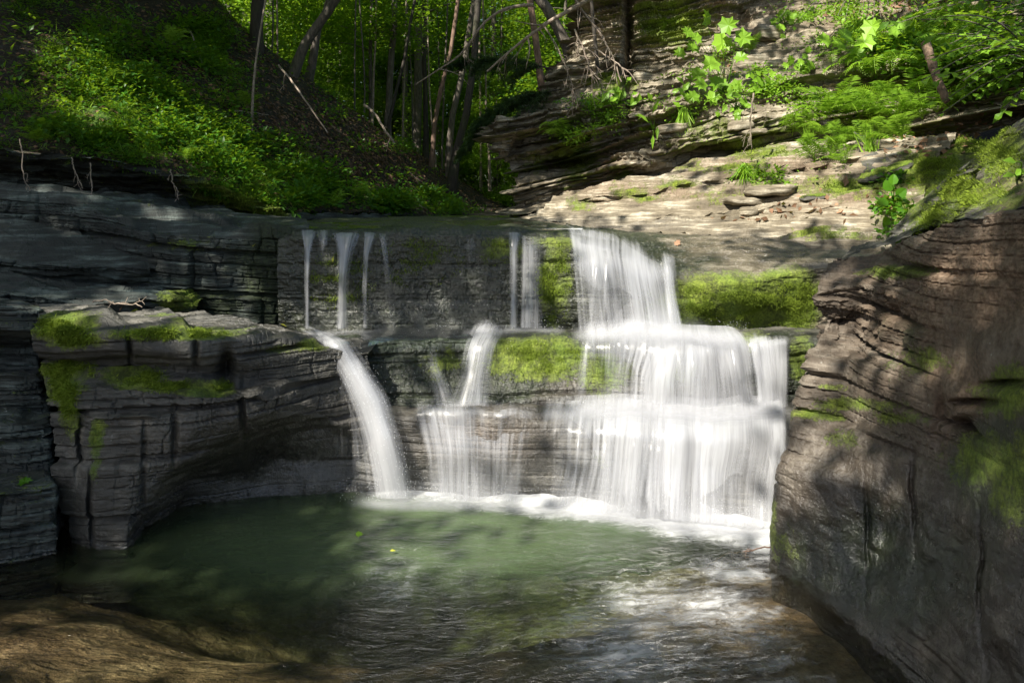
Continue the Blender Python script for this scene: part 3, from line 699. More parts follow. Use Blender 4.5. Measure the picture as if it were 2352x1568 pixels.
rb2 = rows(
 [(1195,512,10.4),(1300,480,10.4),(1410,440,10.0),(1520,405,9.6),(1670,372,9.3),(1850,335,9.0),(2040,335,8.5),(2230,310,8.0),(2420,260,7.6),(2700,200,7.0)],
 [(1185,470,10.3),(1285,440,10.2),(1400,415,9.9),(1515,385,9.5),(1670,345,9.2),(1850,300,8.9),(2050,290,8.4),(2240,265,8.0),(2420,220,7.5),(2700,150,6.9)],
 [(1172,428,10.2),(1280,405,10.1),(1395,385,9.8),(1515,345,9.3),(1680,292,9.0),(1870,250,8.7),(2060,235,8.3),(2250,210,7.9),(2420,170,7.4),(2700,90,6.7)],
 [(1182,394,10.4),(1275,375,10.3),(1392,350,9.9),(1520,300,9.5),(1690,255,9.2),(1880,215,8.9),(2070,195,8.5),(2260,170,8.1),(2430,130,7.6),(2700,50,6.9)],
 [(1135,340,10.1),(1260,325,10.1),(1388,300,9.8),(1530,255,9.6),(1700,215,9.4),(1890,175,9.0),(2080,150,8.5),(2270,125,8.0),(2430,85,7.5),(2700,0,6.8)],
 [(1133,286,10.15),(1250,262,10.2),(1385,240,10.0),(1545,200,9.9),(1710,160,9.8),(1900,125,9.5),(2090,100,9.1),(2280,70,8.7),(2440,30,8.2),(2700,-60,7.4)],
 [(1200,262,10.7),(1268,232,10.6),(1392,195,10.4),(1560,130,10.3),(1720,95,10.3),(1915,60,10.1),(2100,30,9.8),(2290,0,9.4),(2450,-50,8.9),(2700,-150,8.1)],
 [(1262,180,11.0),(1300,160,10.9),(1405,130,10.7),(1575,70,10.6),(1735,40,10.8),(1930,-10,10.8),(2115,-50,10.6),(2300,-90,10.2),(2460,-150,9.7),(2700,-260,8.9)],
 [(1325,105,11.4),(1350,80,11.3),(1425,50,11.1),(1590,-20,11.0),(1750,-60,11.6),(1940,-110,11.8),(2125,-160,11.6),(2310,-200,11.2),(2470,-260,10.7),(2700,-380,9.9)],
 [(1368,-30,11.8),(1385,-60,11.7),(1440,-100,11.5),(1600,-160,11.4),(1760,-190,12.4),(1950,-230,12.8),(2135,-280,12.8),(2320,-330,12.4),(2480,-380,11.9),(2700,-520,11.0)],
 [(1390,-260,12.4),(1410,-280,12.4),(1460,-300,12.4),(1610,-350,12.6),(1770,-380,13.6),(1960,-410,14.2),(2145,-450,14.2),(2330,-500,14),(2490,-540,13.6),(2700,-680,12.6)])
# return of the cliff round its upstream corner
left = rb2[:, :1].copy()
left[..., 1] += 2.6; left[..., 0] += 1.1
rb2 = np.concatenate([left, rb2], 1)
rock('layered_cliff', rb2, 'layered shale cliff of the right bank with a jutting upstream corner', 'cliff',
     M_ROCK_WARM, sp=0.014, amp=1.9, seed=57, dip=(-0.20, 0.02), T=(0.27, 0.095, 0.038), A=(0.12, 0.065, 0.03),
     dent=[(1445,110,9,130,.55),(1290,372,60,26,.5),(2080,205,170,34,.45),(1600,350,170,12,.22),(1830,165,90,14,.2),(1950,230,120,14,.25),(1180,350,30,50,.2)], lump=0.13, sm=(0.04, 0.05), rough=0.01,
     moss=[(1550,60,90,50,0.8),(1420,200,60,20,0.9),(1640,300,160,40,0.45),(1900,300,300,40,0.5),(2100,100,260,90,0.5),(1320,360,50,60,0.7),(1430,420,30,60,0.5),(1760,330,200,24,0.5),(1230,380,30,30,0.5)],
     mossup=0.42, brown=[(2000,30,300,60,0.5),(1400,380,70,60,0.4)], wet=[(1200,350,80,60,0.3)], lat=1.3)
# ------------------------------------------------------------------ ground, banks, stream bed
def ground_z(x, y):
    up = sstep(6.4, 8.2, y)
    floor = -1.3 + up * 3.1 + np.maximum(y - 9, 0) * 0.012
    w = 4.4 - 2.2 * up
    far = sstep(14, 24, y)
    sl = 0.45 + 0.45 * far
    sl = np.where((x < 0) & (y < 6), 0.75, sl)
    bank = sl * np.maximum(np.abs(x + 0.4 * far) - w, 0)
    bank = 16 * (1 - np.exp(-bank / 16))
    bank = bank * np.where(y > 6, np.maximum(sstep(9.5, 15, y), sstep(7.5, 11, np.abs(x))), 1.0)
    return floor + bank + 0.25 * fbm(x * .3, y * .3, 0, 3, 77) * (0.3 + far)

gx = np.concatenate([-np.geomspace(160, 8, 22), np.linspace(-7.6, 7.6, 77), np.geomspace(8, 160, 22)])
gy = np.concatenate([-np.geomspace(120, 6, 16), np.linspace(-5.5, 30, 120), np.geomspace(31, 320, 30)])
GX, GY = np.meshgrid(gx, gy)
GZ = ground_z(GX, GY)
GP = np.stack([GX, GY, GZ], -1)
tag(obj('ground', mk_mesh('ground', GP, grid_faces(len(gy), len(gx)), M_SOIL, dict(moss=0.25 + 0 * GX))), kind='structure')

# overhanging rock below the green slope of the left bank
oh = rows(
 [(-260,415,8.3),(-80,430,8.2),(100,434,8.2),(250,446,8.3),(400,470,8.5),(550,505,8.9),(700,520,9.3),(860,520,10.5),(1000,512,13),(1180,505,19)],
 [(-260,380,8.3),(-80,395,8.2),(100,405,8.2),(250,418,8.3),(400,440,8.5),(545,485,8.8),(690,515,9.1),(860,510,10.4),(1000,505,12.9),(1180,500,19)],
 [(-260,340,7.6),(-80,355,7.6),(100,368,7.6),(250,388,7.7),(400,415,7.9),(540,458,8.3),(680,505,8.8),(860,500,10.3),(1000,500,12.9),(1180,497,19)],
 [(-260,318,7.4),(-80,335,7.35),(100,348,7.35),(250,372,7.45),(400,398,7.75),(530,436,8.2),(665,490,8.8),(850,488,10.4),(1000,493,13),(1180,493,19)])
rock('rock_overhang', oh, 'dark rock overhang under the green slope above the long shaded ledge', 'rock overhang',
     M_ROCK_SHADE, amp=1.4, seed=61, dip=(0.1, 0), T=(0.18, 0.06, 0.03), lump=0.06, moss=[(560,440,130,50,0.8),(620,490,60,30,0.7)], moss0=0.1, mossup=0.2, wet0=0.1)

hs = rows(
 [(-260,320,7.5),(-80,338,7.45),(100,350,7.45),(250,374,7.55),(400,400,7.85),(530,438,8.3),(665,492,8.9),(850,492,10.5),(1000,495,13.1),(1180,494,19.1)],
 [(-260,300,7.4),(-80,318,7.4),(100,335,7.42),(250,360,7.5),(400,388,7.8),(525,424,8.3),(655,480,8.9),(840,478,10.6),(990,486,13.2),(1180,489,19.3)],
 [(-280,180,8.2),(-80,205,8.2),(100,235,8.2),(250,285,8.2),(400,330,8.6),(520,385,9.1),(640,440,9.8),(800,425,11.3),(970,455,14.3),(1160,480,21)],
 [(-300,20,9.3),(-90,55,9.3),(80,90,9.3),(240,150,9.5),(400,225,9.9),(560,300,10.4),(685,345,11),(830,355,12.6),(970,412,15.4),(1150,470,23)],
 [(-340,-180,10.8),(-110,-120,10.8),(60,-70,10.9),(250,10,11.1),(420,90,11.5),(580,180,11.9),(720,250,12.6),(850,310,14.3),(980,388,17.4),(1140,462,25)],
 [(-400,-420,13),(-140,-380,13),(50,-300,13),(290,-170,13),(470,-10,13),(600,110,13.3),(725,198,14),(860,292,15.7),(990,377,19.3),(1130,458,27)],
 [(-420,-560,16),(-150,-500,16),(50,-400,16),(290,-240,16),(470,-30,16.5),(600,105,16.8),(725,210,17.5),(860,300,19),(990,385,22.5),(1120,460,30)])
D, U_, V_ = dense(hs, 0.05, (0.15, 0.2))
P = D[..., :3]
N_ = grid_normals(P)
if N_[..., 2].mean() < 0: N_ = -N_
lum = 0.16 * fbm(P[..., 0] * 1.1, P[..., 1] * 1.1, P[..., 2], 4, 91) + 0.03 * fbm(P[..., 0] * 7, P[..., 1] * 7, P[..., 2] * 7, 3, 92)
led = 0.08 * strata(P[..., 0], P[..., 1], P[..., 2] + 0.2 * P[..., 0], 0.3, 0.8, 95) * sstep(11.5, 9, P[..., 1])
P = P + N_ * (lum + led)[..., None]
pxh, pyh = project(P)
tag(obj('hillside', mk_mesh('hillside', P, grid_faces(*P.shape[:2]), M_SOIL,
    dict(moss=blobs(pxh, pyh, [(300, 280, 200, 110, 0.7), (560, 420, 110, 60, 0.9), (900, 450, 120, 30, 0.8), (480, 400, 90, 40, 0.7)])))), kind='structure')
ROCKS.append(('hillside', P, P.shape[0], P.shape[1], pxh * 0))
HILL = P

# top of the right bank above the cliff and the bank behind the near wall
rt = rows(
 [(1960,300,8.3),(2060,320,8.0),(2180,320,7.5),(2290,330,7.0),(2400,300,6.4),(2600,260,5.9),(3000,150,5.2),(3700,-100,4.4)],
 [(1980,380,7.5),(2080,380,7.2),(2150,385,6.9),(2250,360,6.5),(2400,280,6.1),(2600,200,5.6),(3000,50,5.0),(3700,-250,4.2)],
 [(2000,480,6.9),(2060,500,6.7),(2130,480,6.5),(2230,420,6.2),(2330,350,5.9),(2500,250,5.4),(2950,0,4.7),(3700,-320,4.0)],
 [(2000,600,6.5),(2060,610,6.4),(2130,560,6.2),(2230,500,6.0),(2330,430,5.6),(2500,360,5.1),(2950,100,4.4),(3700,-200,3.8)])
rock('bank_boulders', rt, 'dark mossy rock between the fern clumps and the mossy shoulder of the right wall', 'rock outcrop', M_ROCK, amp=0.9, seed=65,
     lump=0.12, dip=(-0.2, 0), moss=[(2150,380,60,40,1.1),(2080,420,60,30,1.0),(2230,330,60,30,0.9),(2160,450,50,40,0.8)], moss0=0.25, mossup=0.3, flip=True,
     brown=[(2230,320,90,40,0.9)])

def bed_z(x, y):
    d = 0.13 + 0.10 * fbm(x * .8 + 2, y * 1.3, 0, 4, 101)
    d = d + 0.75 * np.exp(-(((x + 1.15) / 1.35) ** 2 + ((y - 4.75) / 0.75) ** 2))
    d = d + 0.30 * np.exp(-(((x - 0.2) / 1.3) ** 2 + ((y - 4.75) / 0.55) ** 2))
    d = d + 0.12 * sstep(-0.6, 0.8, x) * sstep(4.4, 3.0, y)
    return -np.maximum(d, 0.04)
bx = np.linspace(-6, 4.2, 360); by = np.linspace(-3, 6.1, 300)
BX, BY = np.meshgrid(bx, by)
BZ = bed_z(BX, BY) + 0.012 * fbm(BX * 9, BY * 9, 0, 3, 107) + 0.05 * np.maximum(np.round(3 * fbm(BX * 1.6, BY * 2.4, 0, 3, 109, .6)) / 3, -.4) * sstep(.12, .35, -bed_z(BX, BY))
tag(obj('stream_bed', mk_mesh('stream_bed', np.stack([BX, BY, BZ], -1), grid_faces(300, 360), M_BED)), kind='structure')
# ------------------------------------------------------------------ water
px_, py_ = np.linspace(-5.6, 3.6, 760), np.linspace(0.2, 6.0, 620)
X, Y = np.meshgrid(px_, py_)
# distance to the line where the falls land
fx = np.array([-3.0, -1.0, -0.6, 0.0, 0.35, 0.8, 1.25, 1.75, 2.4])
fyl = np.array([5.5, 5.42, 5.4, 5.36, 5.28, 5.12, 4.98, 4.86, 4.8])
fl_y = np.interp(X, fx, fyl)
dist = fl_y - Y
str_ = np.interp(X, [-1.9, -1.35, -0.85, -0.3, 0.4, 0.9, 1.6, 2.0], [0, 0.25, 0.8, 0.85, 0.95, 1, 1, 1])
reach = np.interp(X, [-1.9, -0.9, 0.0, 0.6, 1.2, 1.7], [0.12, 0.2, 0.34, 0.36, 0.5, 0.8])
wob = 0.12 * fbm(X * 2.2, Y * 2.2, 0, 3, 121)
foam = str_ * np.clip(1.05 - np.maximum(dist + wob, 0) / (reach * 1.35), 0, 1)
foam = np.maximum(foam, 0.55 * str_ * np.exp(-np.maximum(dist, 0) / (reach * 1.9)))
foam = np.maximum(foam, 0.58 * sstep(-0.5, 0.5, X - 0.35 * (Y - 3.3)) * sstep(4.7, 3.9, Y) * (0.75 + 0.5 * fbm(X * 1.1, Y * 2.2, 0, 3, 127)) * sstep(1.9, 1.2, X + .25 * (Y - 3.5)) * 1.25)  # foam streaks, also painted in for bright reflections on the running water
foam = np.maximum(foam, 0.42 * np.exp(-(((X + 0.65) / 0.42) ** 2 + ((Y - 4.15) / 0.8) ** 2)))  # no foam here: white painted in for silvery reflections at pool centre
foam = np.maximum(foam, 0.62 * np.exp(-(((X - 1.25) / 0.35) ** 2 + ((Y - 4.25) / 0.22) ** 2)))
turb = np.exp(-np.maximum(dist, 0) / 0.35) * str_
flow = sstep(-0.7, 0.5, X - 0.25 * (Y - 3.5)) * sstep(4.9, 4.0, Y)
rip = np.clip(0.22 + 0.9 * turb + 0.85 * flow + 0.35 * np.exp(-(((X + 0.7) / 0.5) ** 2 + ((Y - 4.3) / 0.6) ** 2)), 0, 1.2)
Xr = X * 0.95 + Y * 0.3; Yr = Y * 0.95 - X * 0.3
Z = 0.006 * fbm(Xr * 2.5, Yr * 5, 0, 3, 131) + 0.040 * flow * fbm(Xr * 1.7, Yr * 6.5, 0.0, 4, 133, 0.55) + 0.05 * turb * (fbm(X * 4, Y * 6, 0, 4, 135) + 0.2)
Z += 0.006 * rip * fbm(Xr * 8, Yr * 19, 0, 3, 137)
dep = np.clip((Z - bed_z(X, Y)) / 0.8, 0, 1)
tag(obj('water', mk_mesh('pool_water', np.stack([X, Y, Z], -1), grid_faces(620, 760), M_POOL, dict(depth=dep, foam=foam, ripple=rip))), kind='structure')

def film(rws, sp=0.03, foamb=()):
    D, U, V = dense(rws, sp, (0.02, 0.06))
    P = warp_ledge(D[..., :3])
    P[..., 2] += 0.012 * fbm(P[..., 0] * 3, P[..., 1] * 5, 0, 3, 141)
    px, py = project(P)
    o = obj('water', mk_mesh('stream_water', P, grid_faces(*P.shape[:2]), M_FILM, dict(foam=blobs(px, py, foamb))))
    return tag(o, kind='structure')
film(rows([(560,486,24),(900,488,24),(1150,490,24),(1330,492,22)],
 [(600,502,10.5),(900,501,10.5),(1150,499,10.5),(1300,503,10.0)],
 [(640,511,8),(900,509,8),(1160,508,8),(1300,517,7.9)] ,
 [(650,520,6.8),(900,517,6.8),(1160,517,6.8),(1340,528,6.8)],
 [(660,525,6.25),(900,522,6.25),(1160,523,6.2),(1330,530,6.25)]), foamb=[(1290,522,80,8,0.5),(1330,528,60,8,0.6)])
film(rows([(690,750,6.35),(800,750,6.35),(950,750,6.35),(1130,750,6.35)],
 [(705,768,5.85),(800,768,5.85),(950,760,6.0),(1130,757,6.0)],
 [(715,780,5.6),(820,785,5.55),(920,774,5.75),(1130,766,5.85)],
 [(722,792,5.54),(830,800,5.5),(920,786,5.66),(1130,776,5.78)]), foamb=[(790,752,60,6,0.4)])

def sheet(defs, name, label, mat=None, layers=2, gap=0.035, sp=(0.007, 0.02), fold=0.016, group=None, seed=0, boost=1.0):
    """defs: list of row sets, each row a list of (px, py, Y, density)"""
    VV, FF, UV, DD, base = [], [], [], [], 0
    for di, rws in enumerate(defs):
        G = np.array([[np.append(W(*p[:3]), p[3]) for p in r] for r in rws])
        D, U, V = dense(G, sp[0], (0.03, 0.03), nmax=520)
        for L in range(layers):
            P = warp_ledge(D[..., :3]); d = D[..., 3].copy() * boost
            N = grid_normals(P)
            if N[..., 1].mean() > 0: N = -N
            sd = seed + di * 7 + L * 3
            fo = fbm(U * 7, V * 0.55, 0.3 * L, 3, 151 + sd)
            P += N * (fold * fo * np.clip(V / 0.15, 0, 1) + gap * L)[..., None]
            # broad strands
            st = vn(U * 4.5, V * 0.35, 0, 161 + sd) * 0.5 + vn(U * 11, V * 0.5, 0, 171 + sd) * 0.5
            d = d * (1 + 0.45 * st) - (0.14 * L) * (d < 0.8)
            nu, nv = P.shape[1], P.shape[0]
            edge = np.minimum(U, U.max() - U) / np.minimum(0.07, U.max() * .15)
            edge = edge - 0.3 * np.clip(vn(U * 2, V * 1.5, 0, 181 + sd) * .5 + .5, 0, 1) * (U.max() > .3)
            edge2 = np.minimum(V, V.max() - V) / 0.02
            d = d * sstep(0, 1, edge) * np.clip(edge2, 0, 1)
            VV.append(P.reshape(-1, 3)); DD.append(np.clip(d, 0, 1.2).ravel())
            UV.append(np.stack([U + 3.7 * L + di * 1.3, V + 1.9 * L], -1).reshape(-1, 2))
            FF.append(grid_faces(nv, nu) + base); base += nu * nv
    me = mk_mesh(name, np.concatenate(VV), np.concatenate(FF), mat or M_FALL, dict(dens=np.concatenate(DD)), uv=np.concatenate(UV))
    return tag(obj(name, me), label, 'waterfall', group)

def strand(pts, cols=9, arc=0.35):
    """centre line of (px, py, Y, width_px, density) -> rows with rounded cross-section"""
    out = []
    for (x, y, Yd, w, d) in pts:
        r = []
        for i in range(cols):
            t = i / (cols - 1) * 2 - 1
            r.append((x + t * w / 2, y, Yd + arc * (w / F * Yd) * (t * t), d * (1 - abs(t) ** 2.2)))
        out.append(r)
    return out

TG = 'thin trickles down the upper ledge'
sheet([strand([(712,526,6.3,60,.7),(711,536,6.12,50,.9),(709,565,6.06,30,.85),(707,640,6.05,18,.8),(706,756,6.05,16,.8)])], 'waterfall',
      'leftmost bright thin trickle on the upper ledge, straight as a thread', group=TG, layers=1, boost=1.75)
sheet([strand([(800,526,6.3,100,.8),(800,536,6.12,84,1.0),(797,570,6.06,54,.95),(791,640,6.04,36,.9),(784,756,6.03,40,.85)]),
       strand([(745,526,6.25,60,.4),(745,545,6.10,44,.55),(742,585,6.08,30,.2),(742,600,6.07,26,.0)])], 'waterfall',
      'widest of the thin trickles on the upper ledge, spreading at its top', group=TG, layers=1, boost=1.75)
sheet([strand([(852,526,6.3,56,.6),(851,536,6.12,44,.85),(844,580,6.06,24,.8),(840,660,6.05,20,.75),(838,756,6.05,20,.7)])], 'waterfall',
      'narrow trickle just right of the widest one on the upper ledge', group=TG, layers=1, boost=1.75)
sheet([strand([(878,526,6.3,40,.5),(881,540,6.12,30,.7),(889,600,6.06,20,.7),(897,680,6.05,26,.55),(899,756,6.05,28,.5)])], 'waterfall',
      'faint forked trickle, rightmost of the cluster on the upper ledge', group=TG, layers=1, boost=1.75)
sheet([strand([(665,535,6.15,16,.35),(667,600,6.09,12,.4),(669,756,6.06,12,.35)])], 'waterfall', 'faintest trickle at the left end of the upper ledge', group=TG, layers=1, boost=1.75)
sheet([strand([(1080,530,6.15,50,.4),(1082,560,6.08,40,.48),(1086,620,6.06,24,.3),(1086,680,6.05,18,.1)])], 'waterfall', 'short broken trickle alone on the dark middle of the upper ledge', group=TG, layers=1, boost=1.75)
sheet([strand([(1184,524,6.3,60,.6),(1183,536,6.08,46,.9),(1181,570,6.02,34,.85),(1180,660,6.0,28,.85),(1180,760,5.98,34,.9)]),
       strand([(1222,536,6.06,80,.3),(1222,570,6.04,74,.6),(1220,660,6.02,70,.62),(1218,760,6.0,80,.68)]),
       strand([(1162,570,6.06,16,.3),(1160,660,6.03,16,.5),(1158,760,6.0,20,.5)])], 'waterfall',
      'pair of white water threads falling left of the green moss strip on the upper ledge', layers=1, boost=1.6)
def loose(n, x0, x1, yt, yb, Yt, Yb, fan, seed, wr=(14, 60), dr=(.3, .75), cx=1500, out=.09):
    r = np.random.default_rng(seed); o = []
    for k in range(n):
        x = r.uniform(x0, x1); w = r.uniform(*wr); d = r.uniform(*dr); e = yb - r.uniform(0, .25) * (yb - yt) * (r.random() < .4)
        s = fan * (x - cx) / 300 + r.normal(0, 6)
        Y0 = np.interp(x, [x0, x1], Yt); Y1 = np.interp(x, [x0, x1], Yb); g = r.uniform(.02, out)
        o.append(strand([(x - s * .1, yt - 8, Y0 + .1, w * 1.2, d * .5), (x, yt + 8, Y0 - g * .5, w, d), (x + s * .35, yt + .35 * (e - yt), Y0 * .6 + Y1 * .4 - g, w * .95, d * .9),
                         (x + s * .7, yt + .7 * (e - yt), Y0 * .3 + Y1 * .7 - g, w * 1.15, d * .8), (x + s, e + 6, Y1 - g, w * 1.4, d * .7)], 7))
    return o
# upper right curtain
sheet([[[(1283,526,6.7,.25),(1345,529,6.8,.35),(1410,538,6.8,.30),(1470,556,6.7,.25),(1540,600,6.5,.1)],
        [(1288,531,6.3,.55),(1345,540,6.3,.75),(1410,556,6.3,.7),(1475,580,6.25,.5),(1548,612,6.2,.3)],
        [(1296,540,6.08,.8),(1345,566,6.06,.95),(1408,590,6.04,.85),(1478,614,6.0,.85),(1556,632,5.99,.9)],
        [(1306,580,6.0,.65),(1352,600,5.98,.85),(1414,618,5.96,.75),(1484,636,5.94,.8),(1560,648,5.94,.85)],
        [(1312,660,5.97,.5),(1362,670,5.95,.62),(1424,680,5.93,.62),(1494,690,5.91,.68),(1568,700,5.91,.75)],
        [(1318,762,5.96,.55),(1372,762,5.93,.62),(1438,762,5.90,.72),(1506,762,5.88,.85),(1580,762,5.88,.9)]]] + loose(9, 1310, 1540, 590, 756, (6.0, 5.95), (5.9, 5.86), 40, 61, cx=1400),
      'waterfall', 'white curtain of water over the upper ledge beside the green mossy wall', seed=5, boost=1.22)
# middle tier
sheet([[[(1325,744,6.0,.6),(1420,742,6.0,.8),(1520,742,5.98,.9),(1620,748,5.95,.9),(1700,762,5.9,.75)],
        [(1328,766,5.78,.9),(1420,764,5.74,1.1),(1520,764,5.66,1.2),(1620,764,5.60,1.2),(1716,776,5.6,1.0)],
        [(1334,800,5.66,.7),(1424,798,5.60,.75),(1522,796,5.52,.9),(1626,796,5.48,.88),(1735,800,5.5,.9)],
        [(1342,860,5.62,.5),(1412,860,5.58,.4),(1500,860,5.48,.78),(1628,860,5.44,.66),(1750,860,5.45,.6)],
        [(1348,955,5.56,.55),(1412,955,5.52,.5),(1495,955,5.42,.85),(1630,955,5.40,.75),(1765,955,5.40,.65)]],
       [[(1706,780,5.70,.2),(1750,780,5.7,.45),(1790,780,5.7,.4),(1818,782,5.7,.2)],
        [(1712,790,5.56,.8),(1752,788,5.54,.95),(1792,788,5.54,.9),(1822,790,5.56,.8)],
        [(1730,860,5.46,.7),(1762,860,5.44,.85),(1796,860,5.44,.8),(1822,860,5.45,.8)],
        [(1738,945,5.42,.85),(1766,945,5.38,.95),(1796,945,5.38,.95),(1820,945,5.40,.95)]]] + loose(20, 1345, 1800, 778, 946, (5.55, 5.46), (5.45, 5.36), 26, 62),
      'waterfall', 'broad white curtain over the middle ledge, widest of the falls', seed=15, boost=1.25)
sheet([strand([(1135,740,6.0,90,.5),(1124,768,5.8,100,.9),(1108,800,5.68,92,.85),(1098,860,5.62,96,.7),(1085,942,5.5,170,.7)]),
       strand([(990,772,5.8,50,.15),(996,800,5.66,40,.32),(1000,850,5.62,50,.5),(1016,890,5.58,80,.55),(1030,940,5.5,120,.55)]),
       strand([(930,780,5.72,60,.2),(936,820,5.6,40,.22),(960,880,5.58,60,.25),(1000,940,5.5,80,.3)])], 'waterfall',
      'thin slanting veil over the middle ledge left of the round moss patch', layers=2, seed=25, boost=1.3)
# lower tier
sheet([[[(1230,930,5.6,.3),(1330,918,5.6,.6),(1430,914,5.6,.8),(1560,914,5.6,1.0),(1700,914,5.6,.95),(1822,914,5.6,.8)],
        [(1225,950,5.38,.35),(1325,950,5.33,.75),(1430,950,5.28,1.0),(1560,950,5.23,1.0),(1700,950,5.21,.9),(1822,950,5.22,.9)],
        [(1215,985,5.28,.25),(1322,995,5.20,.55),(1428,1000,5.12,.8),(1562,1000,5.05,.85),(1700,1000,5.05,.75),(1825,1000,5.05,.85)],
        [(1225,1060,5.22,.12),(1318,1070,5.17,.5),(1420,1070,5.10,.68),(1562,1075,4.99,.72),(1690,1080,4.97,.6),(1810,1080,4.97,.75)],
        [(1225,1130,5.21,.15),(1300,1135,5.14,.55),(1410,1140,5.06,.66),(1560,1150,4.92,.62),(1690,1160,4.88,.58),(1800,1160,4.86,.7)],
        [(1225,1165,5.2,.3),(1292,1172,5.13,.62),(1405,1185,5.04,.75),(1558,1200,4.88,.7),(1690,1215,4.81,.65),(1798,1222,4.78,.75)]]] + loose(24, 1330, 1790, 948, 1195, (5.3, 5.24), (5.08, 4.78), 55, 63, (18, 80), out=.12),
      'waterfall', 'widest lowest fall, fanning white over the bulging grey rock into the pool', seed=35, layers=2, boost=1.3)
sheet([[[(930,930,5.55,.3),(1000,928,5.55,.6),(1060,928,5.55,.6),(1130,928,5.55,.5),(1240,930,5.55,.3)],
        [(938,945,5.43,.42),(1003,945,5.42,.75),(1062,945,5.42,.8),(1130,945,5.42,.68),(1240,948,5.37,.45)],
        [(960,1040,5.31,.32),(1020,1040,5.3,.75),(1068,1040,5.3,.72),(1128,1040,5.3,.62),(1225,1050,5.22,.32)],
        [(968,1148,5.28,.4),(1022,1150,5.28,.8),(1068,1152,5.28,.76),(1128,1154,5.28,.66),(1215,1160,5.2,.42)]],
       strand([(1215,1000,5.27,60,.1),(1192,1080,5.24,70,.5),(1172,1155,5.22,80,.6)])], 'waterfall',
      'narrow pale curtain over the lowest ledge, between the curving jet and the wide fall', seed=45, layers=2, boost=1.15)
# the jet off the left block
sheet([strand([(700,756,5.78,44,.5),(736,768,5.52,60,.9),(774,792,5.30,84,1.0),(812,860,5.24,98,.98),(848,930,5.2,108,1.05),(876,1010,5.18,116,1.0),(893,1080,5.18,122,.95),(903,1145,5.18,130,.9)]),
       strand([(760,800,5.40,30,.3),(782,850,5.30,60,.5),(800,940,5.27,100,.45),(812,1040,5.26,130,.42),(820,1148,5.26,160,.4)])], 'waterfall',
      'single curving jet of water shooting off the undercut block into the pool', seed=55, layers=2, boost=1.12)

def mist(lines, name='mist'):
    VV, FF, DD, b = [], [], [], 0
    rngm = np.random.default_rng(8)
    for (pts, hgt, den) in lines:
        for L in range(3):
            P = np.array([W(*p) for p in pts]); P = warp_ledge(smooth_path_(P, 90))
            th = np.linspace(-1.0, 1.0, 18)
            k = np.linspace(0, 1, 90)
            hn = hgt * (0.65 + 0.5 * (vn(k * 9 + L * 7, 0 * k, L, 81) + .5))
            A = P[:, None, :] + np.stack([0 * th[None] * hn[:, None], (th * (.45 if hgt < .2 else .04))[None] * hn[:, None] - .03 * L - (.02 if hgt < .2 else .07), th[None] * hn[:, None]], -1)
            d = (np.exp(-(th / .42) ** 2) * sstep(1, .75, np.abs(th)))[None] * np.interp(k, np.linspace(0, 1, len(pts)), den)[:, None]
            d = d * (np.clip(np.minimum(k, 1 - k) / .08, 0, 1))[:, None]
            VV.append(A.reshape(-1, 3)); FF.append(grid_faces(90, 18) + b); DD.append(d.ravel() * .6); b += 90 * 18
    me = mk_mesh(name, np.concatenate(VV), np.concatenate(FF), M_MIST, dict(dens=np.concatenate(DD)))
    return tag(obj(name, me), kind='stuff')
def smooth_path_(pts, n):
    t = np.linspace(0, 1, len(pts)); tt = np.linspace(0, 1, n)
    P = np.stack([np.interp(tt, t, pts[:, i]) for i in range(3)], -1)
    return gblur(P, n / len(pts) * .3, 0)
mist([([(1060,764,5.85),(1130,758,5.82),(1200,757,5.84),(1300,758,5.84)], .05, [.15,.5,.4,.3]),
      ([(1310,766,5.66),(1420,762,5.62),(1520,762,5.55),(1620,764,5.5),(1720,780,5.5)], .15, [.7,.9,.75,.75,.4]),
      ([(940,944,5.38),(1050,942,5.36),(1150,944,5.36),(1240,944,5.34)], .045, [.1,.35,.2,.15]),
      ([(1240,944,5.34),(1340,944,5.3),(1500,942,5.24),(1680,942,5.2),(1815,940,5.2)], .15, [.5,.8,.75,.75,.7]),
      ([(700,758,5.98),(790,758,5.96),(900,758,5.96)], .02, [.1,.3,.1]),
      ([(790,1146,5.2),(900,1150,5.12),(960,1150,5.15),(1060,1152,5.15),(1160,1156,5.12),(1250,1168,5.05)], .11, [.2,.8,.6,.7,.55,.4]),
      ([(1240,1150,5.0),(1400,1150,4.93),(1560,1165,4.78),(1770,1185,4.7)], .34, [.12,.25,.28,.2]),
      ([(950,1120,5.15),(1080,1120,5.12),(1200,1130,5.1)], .28, [.1,.25,.15]),
      ([(1220,1170,5.08),(1330,1180,5.0),(1450,1190,4.95),(1560,1200,4.8),(1680,1215,4.75),(1770,1225,4.72)], .15, [.4,.6,.7,.7,.7,.7])])

# spray: droplets thrown up where the water lands
rng = np.random.default_rng(5)
def drops(n, f, s0=0.0008, s1=0.0022):
    pos = f(n)
    s = rng.uniform(s0, s1, n)
    T = np.array([[1, 0, -.6], [-.5, .87, -.6], [-.5, -.87, -.6], [0, 0, 2.2]])
    V = pos[:, None, :] + T[None] * s[:, None, None]
    Fq = np.array([[0, 1, 3], [1, 2, 3], [2, 0, 3], [0, 2, 1]])
    return V.reshape(-1, 3), (Fq[None] + 4 * np.arange(n)[:, None, None]).reshape(-1, 3)
def jet_side(n):
    t = rng.random(n)
    px = np.interp(t, [0, .3, .6, 1], [770, 830, 880, 925]) + rng.normal(0, 26, n) + 12
    py = np.interp(t, [0, .3, .6, 1], [800, 880, 1000, 1140]) + rng.normal(0, 12, n)
    return np.array([W(a, b, 5.16 + 0.1 * rng.normal()) for a, b in zip(px, py)])
